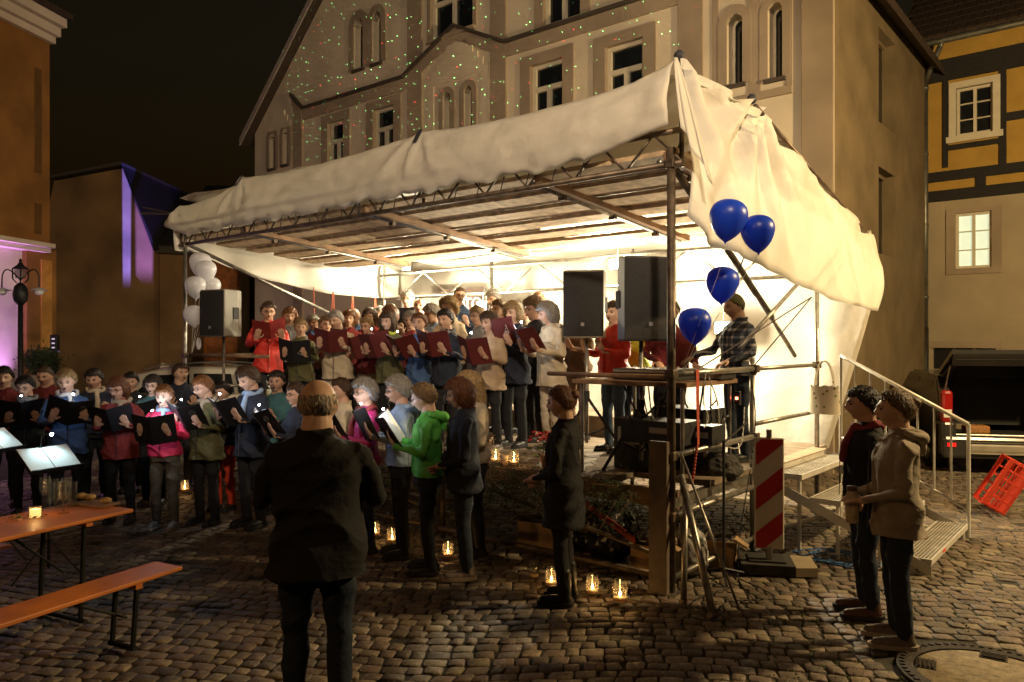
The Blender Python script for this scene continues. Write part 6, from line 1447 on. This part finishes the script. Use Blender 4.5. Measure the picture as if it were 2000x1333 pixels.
for sg in (-1, 1): MB().tube(T(sg * (W2 - .1), .2, 1.15), T(sg * (W2 - .1), -.15, 1.66), .012, 6).build('gas_strut', m_alu, tg)
crb = thing('basket', 'orange brown basket lying in the open car boot', 'basket', T(-.30, .25, .59)); MB().box(T(-.30, .3, .665), (.34, .24, .13), Mb.to_3x3(), .03).build('basket_body', mat('wicker', (.40, .18, .05), .6, var=.3, vscale=40, bump=.6, bscale=90), crb)
# red crate tipped on its corner
m_crate = mat('red_crate_plastic', (.62, .055, .025), .4, spec=.5, var=.05)
cp_ = gpt(1962, 1008, .034); Mc = Matrix.Translation(cp_) @ Matrix.Rotation(R(-20), 4, 'Z') @ Matrix.Rotation(R(-60), 4, 'Y')
cr = thing('bottle_crate', 'bright red slotted plastic crate tipped up on its corner', 'crate', cp_); L_, D_, H_ = .60, .40, .28
def cb(c, sz, nm): MB().box(Mc @ Vector(c), sz, Mc.to_3x3(), .004).build(nm, m_crate, cr)
cb((L_ / 2, D_ / 2, .008), (L_, D_, .014), 'bottom')
for y in (0, D_):
    for z in (.03, .10, .17, .25): cb((L_ / 2, y, z), (L_, .014, .022 if z < .2 else .05), 'side_slat')
    for k in range(6): cb((.02 + k * (L_ - .04) / 5, y, H_ / 2), (.022, .012, H_ - .01), 'side_rib')
for x in (0, L_):
    for z in (.03, .10, .17, .25): cb((x, D_ / 2, z), (.014, D_, .022 if z < .2 else .05), 'end_slat')
    for k in range(4): cb((x, .02 + k * (D_ - .04) / 3, H_ / 2), (.012, .022, H_ - .01), 'end_rib')
# ================================================================== the cast
COND = Vector((-4.0, 6.0, 0))
def on_ground(u, v, Y): k = 2 - (v - HOR) / FPX * Y; return Vector(((u - 1000) / FPX * Y, Y, .026)), k - .026
def on_stage(u, v, s):
    t, z = st_px(u, v, s); fl = DZ + (.262 if s >= 2.85 else .0); return S(t, s, fl), z - fl
GP = 'singers standing on the cobbles'; SG = 'singers standing on the stage'
def cast(where, u, v, d, desc, fcol=None, yaw=0.0, target=COND, flabel=None, light=None, fdz=0.0, ftilt=.75, froll=0.0, emblem=None, lpow=1.0, **kw):
    loc, h = (on_ground if where == 'g' else on_stage)(u, v, d)
    h0 = h; h = min(max(h, 1.48), 1.86); loc = loc + Vector((0, 0, h0 - h if (where == 's' and False) else 0))
    if abs(h0 - h) > .02: print('HEIGHT', u, v, round(h0, 2))
    rv = random.Random(int(u * 7 + v))
    if 'tilt' not in kw and target is COND: kw['tilt'] = rv.choice((.02, .14, .14, .28)); kw['turn'] = {.02: .3, .14: 0.0, .28: -.25}[kw['tilt']]
    if fcol: froll += rv.uniform(-.16, .16); ftilt *= rv.uniform(.75, 1.35); fdz += rv.uniform(-.02, .03)
    if 'skin' not in kw: kw['skin'] = rv.choice((0, 0, 1, 2))
    if target is COND: yaw += rv.uniform(-.16, .16)
    y = face_to(loc, target) + yaw
    p = person(desc, loc, y, h, group=GP if where == 'g' else SG, **kw)
    if fcol: folder(p, fcol, flabel or ('open %s song folder held by the %s' % (fcol, ' '.join(desc.replace('singer', 'singer').split()[:9]))), fdz + (.05 if kw.get('pose') == 'folder_high' else 0), ftilt, froll, light, emblem, lpow=lpow)
    return p
FH = 'folder_high'
# --- ground choir
cast('g', 8, 718, 9.3, 'woman in dark red standing half outside the far edge of the choir', None, hair=('short', 'dark'), top='maroon', pose='folder')
cast('g', 53, 735, 8.9, 'woman with dark hair and glasses in a grey scarf and dark coat', 'black', hair=('short', 'dark'), top='black', scarf='grey', glasses=True, light=' in the dark row', lpow=.35, pose='folder', seed=1)
cast('g', 92, 715, 9.9, 'man in dark red jacket behind the bespectacled woman in grey scarf', None, fem=False, hair=('crop', 'brown'), top='maroon')
cast('g', 132, 722, 8.6, 'blond woman in blue jacket and pale scarf with a wide black folder', 'black', hair=('short', 'blond'), top='blue', scarf='white', light=' of the blond woman in blue', pose='folder', yaw=.25, froll=.05, emblem='round', coat=1)
cast('g', 186, 721, 9.7, 'dark-haired man with a pale open collar behind the choir', None, fem=False, hair=('short', 'dark'), top='navy', scarf='beige')
cast('g', 236, 738, 8.5, 'auburn-haired woman in dark red jacket with pale scarf', 'black', hair=('bob', 'auburn'), top='wine', scarf='stone', coat=1, yaw=.1, glasses=True, seed=1)
cast('g', 256, 729, 10.2, 'dark figure in black jacket behind the auburn-haired woman', None, fem=False, hair=('short', 'dark'), top='black')
cast('g', 300, 735, 9.4, 'dark-haired woman with glasses whose face is lit blue', 'black', hair=('bob', 'dark'), top='teal', glasses=True, light=' before the blue-lit face', lpow=.5)
cast('g', 322, 754, 8.2, 'short woman in bright pink jacket and grey trousers lit by her folder', 'black', hair=('short', 'ginger'), top='pink', legs='gtrous', scarf='lblue', light=' over the pink jacket', lpow=2.6, yaw=.3, shoes='grey', coat=0, pose='folder', fdz=-.02, ftilt=.55)
cast('g', 352, 712, 10.4, 'tall man in dark jacket before the white car', None, fem=False, hair=('short', 'brown'), top='navy', yaw=.5)
cast('g', 403, 735, 8.4, 'ginger-haired woman with patterned scarf and olive coat', 'black', hair=('short', 'ginger'), top='olive', scarf='stone', glasses=True, light=' beside the olive coat', lpow=.7, yaw=.1, coat=1, emblem='round')
cast('g', 437, 748, 9.1, 'singer in red trousers half hidden behind the olive coat', None, hair=('short', 'dark'), top='black', legs='redt', seed=2)
cast('g', 492, 716, 8.3, 'brown-haired woman looking down at her folder in a blue-lit scarf', 'black', hair=('tousled', 'brown'), top='navy', scarf='lblue', light=' under the blue-lit scarf', lpow=1.2, tilt=.38, coat=1)  # blue light on the scarf is put into its cloth colour
cast('g', 540, 727, 8.9, 'singer with reddish face and teal jacket beside the blue-lit scarf', None, hair=('short', 'dark'), top='teal', skin=2)
cast('g', 579, 751, 7.9, 'woman with glasses in navy half hidden by the man in black', 'black', hair=('short', 'brown'), top='navy', glasses=True, light=' behind the man in black', lpow=.9, yaw=-.2, emblem='round')
cast('g', 668, 742, 8.0, 'brown-haired singer with a pale collar behind the grey-haired women', None, hair=('short', 'brown'), top='beige', yaw=-.3)
cast('g', 713, 745, 7.3, 'grey curly-haired woman in magenta jacket with dark red scarf', 'black', hair=('curly', 'grey'), top='magenta', scarf='wine', glasses=True, light=' of the curly grey-haired woman', lpow=1.0, legs='navy')
cast('g', 783, 738, 7.15, 'grey-haired woman in pale blue-grey hooded jacket', 'black', hair=('tousled', 'grey'), top='lblue', glasses=True, light=' over the pale blue jacket', lpow=.8, legs='black', hood=True)
cast('g', 836, 750, 6.65, 'woman in bright green jacket with glasses reading a large black folder', 'black', hair=('short', 'sandy'), top='green', legs='black', glasses=True, light=' of the woman in green', lpow=.9, coat=0, skin=1, seed=90, hood=True, pose='folder', ftilt=.65)
cast('g', 906, 742, 6.5, 'woman with dark auburn hair in long navy jacket and pale shoes', None, hair=('bob', 'auburn'), top='navy', legs='djean', pose='clasped', coat=1, shoes='tan', glasses=True, tilt=.2)
cast('g', 926, 728, 7.2, 'blond woman in beige behind the woman in navy jacket', None, hair=('long', 'blond'), top='stone', legs='black', pose='clasped')
# --- onlookers
cast('g', 620, 744, 4.0, 'man in black jacket and dark jeans seen from behind with a balding head', None, fem=False, hair=('bald', 'grey'), top='black', legs='djean', pose='conduct', target=Vector((-1.6, 9.5, 0)), coat=1, seed=91, tilt=.05, shoes='black', skin=1)
cast('g', 1102, 757, 5.88, 'woman with a hair bun in a long black coat and boots', None, hair=('bun', 'auburn'), top='black', legs='black', pose='clasped', coat=2, target=Vector((-2.5, 8.0, 0)), boot=1, yaw=.35, tilt=.1)
cast('g', 1690, 760, 5.6, 'dark-haired woman in black jacket and jeans and red scarf with hands in pockets', None, hair=('short', 'dark'), top='black', legs='djean', pose='pockets', target=Vector((-3, 6.6, 0)), shoes='brown', scarf='wine', boot=0, mouth=False, tilt=.02, coat=0, seed=92, glasses=False)
lady = cast('g', 1752, 767, 5.06, 'woman with tied-back sandy hair in light grey-brown jacket holding a cup', None, hair=('bun', 'sandy'), top='stone', legs='djean', pose='clasped', target=Vector((-3, 6.4, 0)), shoes='tan', mouth=False, tilt=.0, coat=1, skin=1, seed=93, hood=True)
for o in PEOPLE[-4:]: o['group'] = 'onlookers'
PEOPLE[-4].scale = (1.07 * PEOPLE[-4].scale[0], 1.03 * PEOPLE[-4].scale[1], PEOPLE[-4].scale[2])
for o in PEOPLE[-2:]: o.scale = (o.scale[0] * 1.01, o.scale[1] * 1.06, o.scale[2])
M_ = Matrix.Translation(lady.location) @ Matrix.Rotation(lady.rotation_euler.z, 4, 'Z') @ Matrix.Scale(lady.scale[2], 4)
fk = thing('drinking_cup', 'tall pale cup held by the woman in the grey-brown jacket', 'cup', M_ @ Vector((0, -.30, .84)))
cc = M_ @ Vector((0, -.285, .80)); MB().lathe([(.036, 0), (.040, .005), (.044, .17), (.030, .20), (.030, .235), (.001, .235)], cc, 16).build('cup_body', mat('pale_cup', (.50, .42, .28), .5, var=.2, vscale=30), fk, True); MB().lathe([(.031, .212), (.034, .215), (.034, .243), (.001, .245)], cc, 14).build('lid', mat('cup_lid', (.10, .06, .03), .5), fk, True)
# --- stage choir: second, third and rear rows are placed by depth
def sc(u, v, s, desc, *a, **k): return cast('s', u, v, s, desc, *a, **k)
sc(524, 592, .75, 'woman in bright red jacket with glasses at the far end of the stage', 'red', hair=('short', 'brown'), top='red', legs='black', glasses=True, coat=1, pose=FH, yaw=.35, seed=1)
sc(566, 603, 1.6, 'ginger-haired singer behind the woman in bright red', None, hair=('bob', 'ginger'), top='grey', yaw=.3)
sc(587, 627, .85, 'short blond singer behind a black folder with a fish emblem', 'black', hair=('short', 'blond'), top='olive', legs='black', emblem='fish', yaw=.25, pose='folder', ftilt=.45, flabel='open black song folder with a fish emblem', coat=1)
sc(614, 615, 2.3, 'white-haired singer in blue shirt behind the fish emblem folder', None, hair=('short', 'white'), top='blue', yaw=.2)
sc(637, 620, 1.5, 'sandy-haired woman with glasses beside the grey-haired man in beige', 'maroon', hair=('tousled', 'sandy'), top='brown', glasses=True, yaw=.3)
sc(659, 608, .95, 'grey-haired man in beige jacket with dark scarf', 'maroon', fem=False, hair=('short', 'grey'), top='beige', legs='ltrous', scarf='black', yaw=.25, pose=FH, ftilt=.5, coat=1)
sc(681, 609, 2.0, 'ginger-blond woman behind the grey-haired man in beige', None, hair=('bob', 'ginger'), top='wine', yaw=.1)
sc(693, 603, 2.6, 'bald man in blue shirt beneath the hanging red cords', None, fem=False, hair=('bald', 'white'), top='blue', skin=1)
sc(724, 604, 2.5, 'dark-haired woman in red below the last red cord', None, hair=('bob', 'brown'), top='wine')
sc(718, 622, 1.25, 'blond woman with glasses and maroon jacket behind a tilted folder', 'maroon', hair=('short', 'blond'), top='maroon', glasses=True, yaw=.2, legs='brownt', ftilt=.5)
sc(760, 611, .95, 'brown long-haired woman with yellow-olive scarf', 'maroon', hair=('long', 'brown'), top='olive', scarf='lime', legs='black', yaw=.25, light=' beside the yellow-olive scarf', lpow=.3, coat=1)
sc(764, 598, 2.1, 'auburn-haired woman behind the yellow-olive scarf', None, hair=('bob', 'auburn'), top='brown')
sc(797, 569, 3.1, 'white-haired man with glasses holding a dark folder in the rear row', 'black', fem=False, hair=('short', 'white'), top='black', glasses=True, pose=FH, yaw=.2)
sc(819, 584, 2.86, 'balding man in black next to the white-haired man in the rear row', None, fem=False, hair=('bald', 'grey'), top='black', skin=1)
sc(803, 612, 1.7, 'singer with tousled grey hair peeping out behind the blue-jacketed woman', None, hair=('tousled', 'grey'), top='wine')
sc(819, 614, 1.0, 'woman with cropped auburn hair in blue jacket', 'maroon', hair=('short', 'auburn'), top='blue', legs='navy', yaw=.25, light=' over the blue stage jacket', lpow=.35, coat=1)
sc(872, 606, 1.0, 'dark-haired woman in dark patterned jacket in the front stage row', 'maroon', hair=('short', 'dark'), top='navy', legs='black', yaw=.2, scarf='grey', coat=1, seed=1)
sc(879, 584, 1.9, 'curly blond singer in beige jacket behind the dark-haired woman', None, hair=('curly', 'blond'), top='beige', yaw=.1)
sc(897, 563, 3.0, 'tall man with glasses in dark blue jacket before the banner', None, fem=False, hair=('crop', 'brown'), top='blue', glasses=True, yaw=.3)
sc(936, 600, 1.8, 'fair-haired singer in grey with the floodlight glaring just above', None, hair=('short', 'blond'), top='grey', glasses=True)
sc(957, 612, 1.0, 'short-haired woman in tan coat in the front stage row', 'maroon', hair=('tousled', 'brown'), top='tan', legs='black', yaw=.2, light=' over the tan coat', lpow=.5, coat=1, shoes='tan')
sc(967, 567, 3.1, 'grey-haired man in the rear row just right of the banner'.replace(' just right of', ' next to'), None, fem=False, hair=('short', 'grey'), top='grey')
sc(975, 588, 2.2, 'greying man behind the woman in tan coat', None, fem=False, hair=('short', 'sandy'), top='brown', yaw=-.3)
sc(1005, 592, 1.35, 'woman with blond bob in navy jacket with a clef on her folder', 'maroon', hair=('bob', 'blond'), top='navy', legs='black', emblem='clef', pose=FH, yaw=.15, ftilt=.35, fdz=.07, flabel='maroon song folder with a silver treble clef', light='', lpow=.5, coat=1)
sc(1045, 585, 1.9, 'curly fair-haired singer with glasses in black', None, hair=('curly', 'sandy'), top='black', glasses=True, legs='black')
sc(1054, 572, 2.86, 'reddish-haired man in the rear row behind the curly singer', None, fem=False, hair=('crop', 'ginger'), top='grey')
sc(1077, 591, 1.3, 'grey-haired woman in long pale coat at the end of the front stage row', 'maroon', hair=('bob', 'grey'), top='beige', legs='ltrous', coat=1, yaw=.2, light=' lighting the pale coat', lpow=1.6, shoes='tan', flabel='maroon song folder held low by the woman in the pale coat', ftilt=.9, seed=2, hood=True)
sc(742, 601, 2.75, 'white-haired woman between the auburn-haired and the bald singers', None, hair=('short', 'white'), top='grey')
sc(848, 596, 2.3, 'grey-haired woman in pale blue between the balding man and the curly blond', None, hair=('tousled', 'grey'), top='lblue')
sc(1022, 590, 2.4, 'white-haired woman half hidden behind the blond bob', None, hair=('curly', 'white'), top='stone')
sc(1128, 598, 2.4, 'singer in brown behind the silver badge loudspeaker', None, hair=('short', 'white'), top='brown', legs='brownt')
sc(1199, 592, 1.75, 'man in red jacket and jeans hidden to the chest by loudspeakers', None, fem=False, hair=('short', 'brown'), top='red', legs='jean', pose='folder', coat=0)
sc(1236, 588, 2.3, 'singer in lime green jacket behind the man in red', None, fem=False, hair=('short', 'brown'), top='lime', legs='djean')
sc(1308, 590, 1.75, 'person in red leaning over the mixing desk behind the post', None, fem=False, hair=('short', 'grey'), top='wine', legs='black', pose='reach', yaw=1.2, mouth=False)
sm_ = sc(1440, 574, 2.0, 'sound man in checked shirt and cap at the equipment table', None, fem=False, hair=('cap', 'olive'), top='navy', legs='djean', pose='reach', target=Vector((.4, 7.3, 0)), mouth=False, tilt=.25)
for o in PEOPLE[-2:]: o['group'] = 'sound crew'
# checked shirt
mck = bpy.data.materials.new('checked_shirt'); mck.use_nodes = True; n = mck.node_tree; b_ = n.nodes['Principled BSDF']; b_.inputs['Roughness'].default_value = .9
tc = n.nodes.new('ShaderNodeTexCoord'); sp = n.nodes.new('ShaderNodeSeparateXYZ'); n.links.new(tc.outputs['Object'], sp.inputs[0]); outs = []
for ax in (0, 2):
    q = n.nodes.new('ShaderNodeMath'); q.operation = 'PINGPONG'; q.inputs[1].default_value = .038; n.links.new(sp.outputs[ax], q.inputs[0]); g = n.nodes.new('ShaderNodeMath'); g.operation = 'GREATER_THAN'; g.inputs[1].default_value = .026; n.links.new(q.outputs[0], g.inputs[0]); outs.append(g.outputs[0])
ad = n.nodes.new('ShaderNodeMath'); ad.operation = 'ADD'; n.links.new(outs[0], ad.inputs[0]); n.links.new(outs[1], ad.inputs[1]); hv = n.nodes.new('ShaderNodeMath'); hv.operation = 'MULTIPLY'; hv.inputs[1].default_value = .5; n.links.new(ad.outputs[0], hv.inputs[0])
rp = n.nodes.new('ShaderNodeValToRGB'); rp.color_ramp.elements[0].color = (.018, .022, .035, 1); rp.color_ramp.elements[1].color = (.32, .30, .28, 1); rp.color_ramp.elements.new(.5).color = (.07, .08, .11, 1); n.links.new(hv.outputs[0], rp.inputs[0]); n.links.new(rp.outputs[0], b_.inputs['Base Color'])
for ch in sm_.children:
    if ch.name.startswith('jacket'): ch.material_slots[0].material = mck
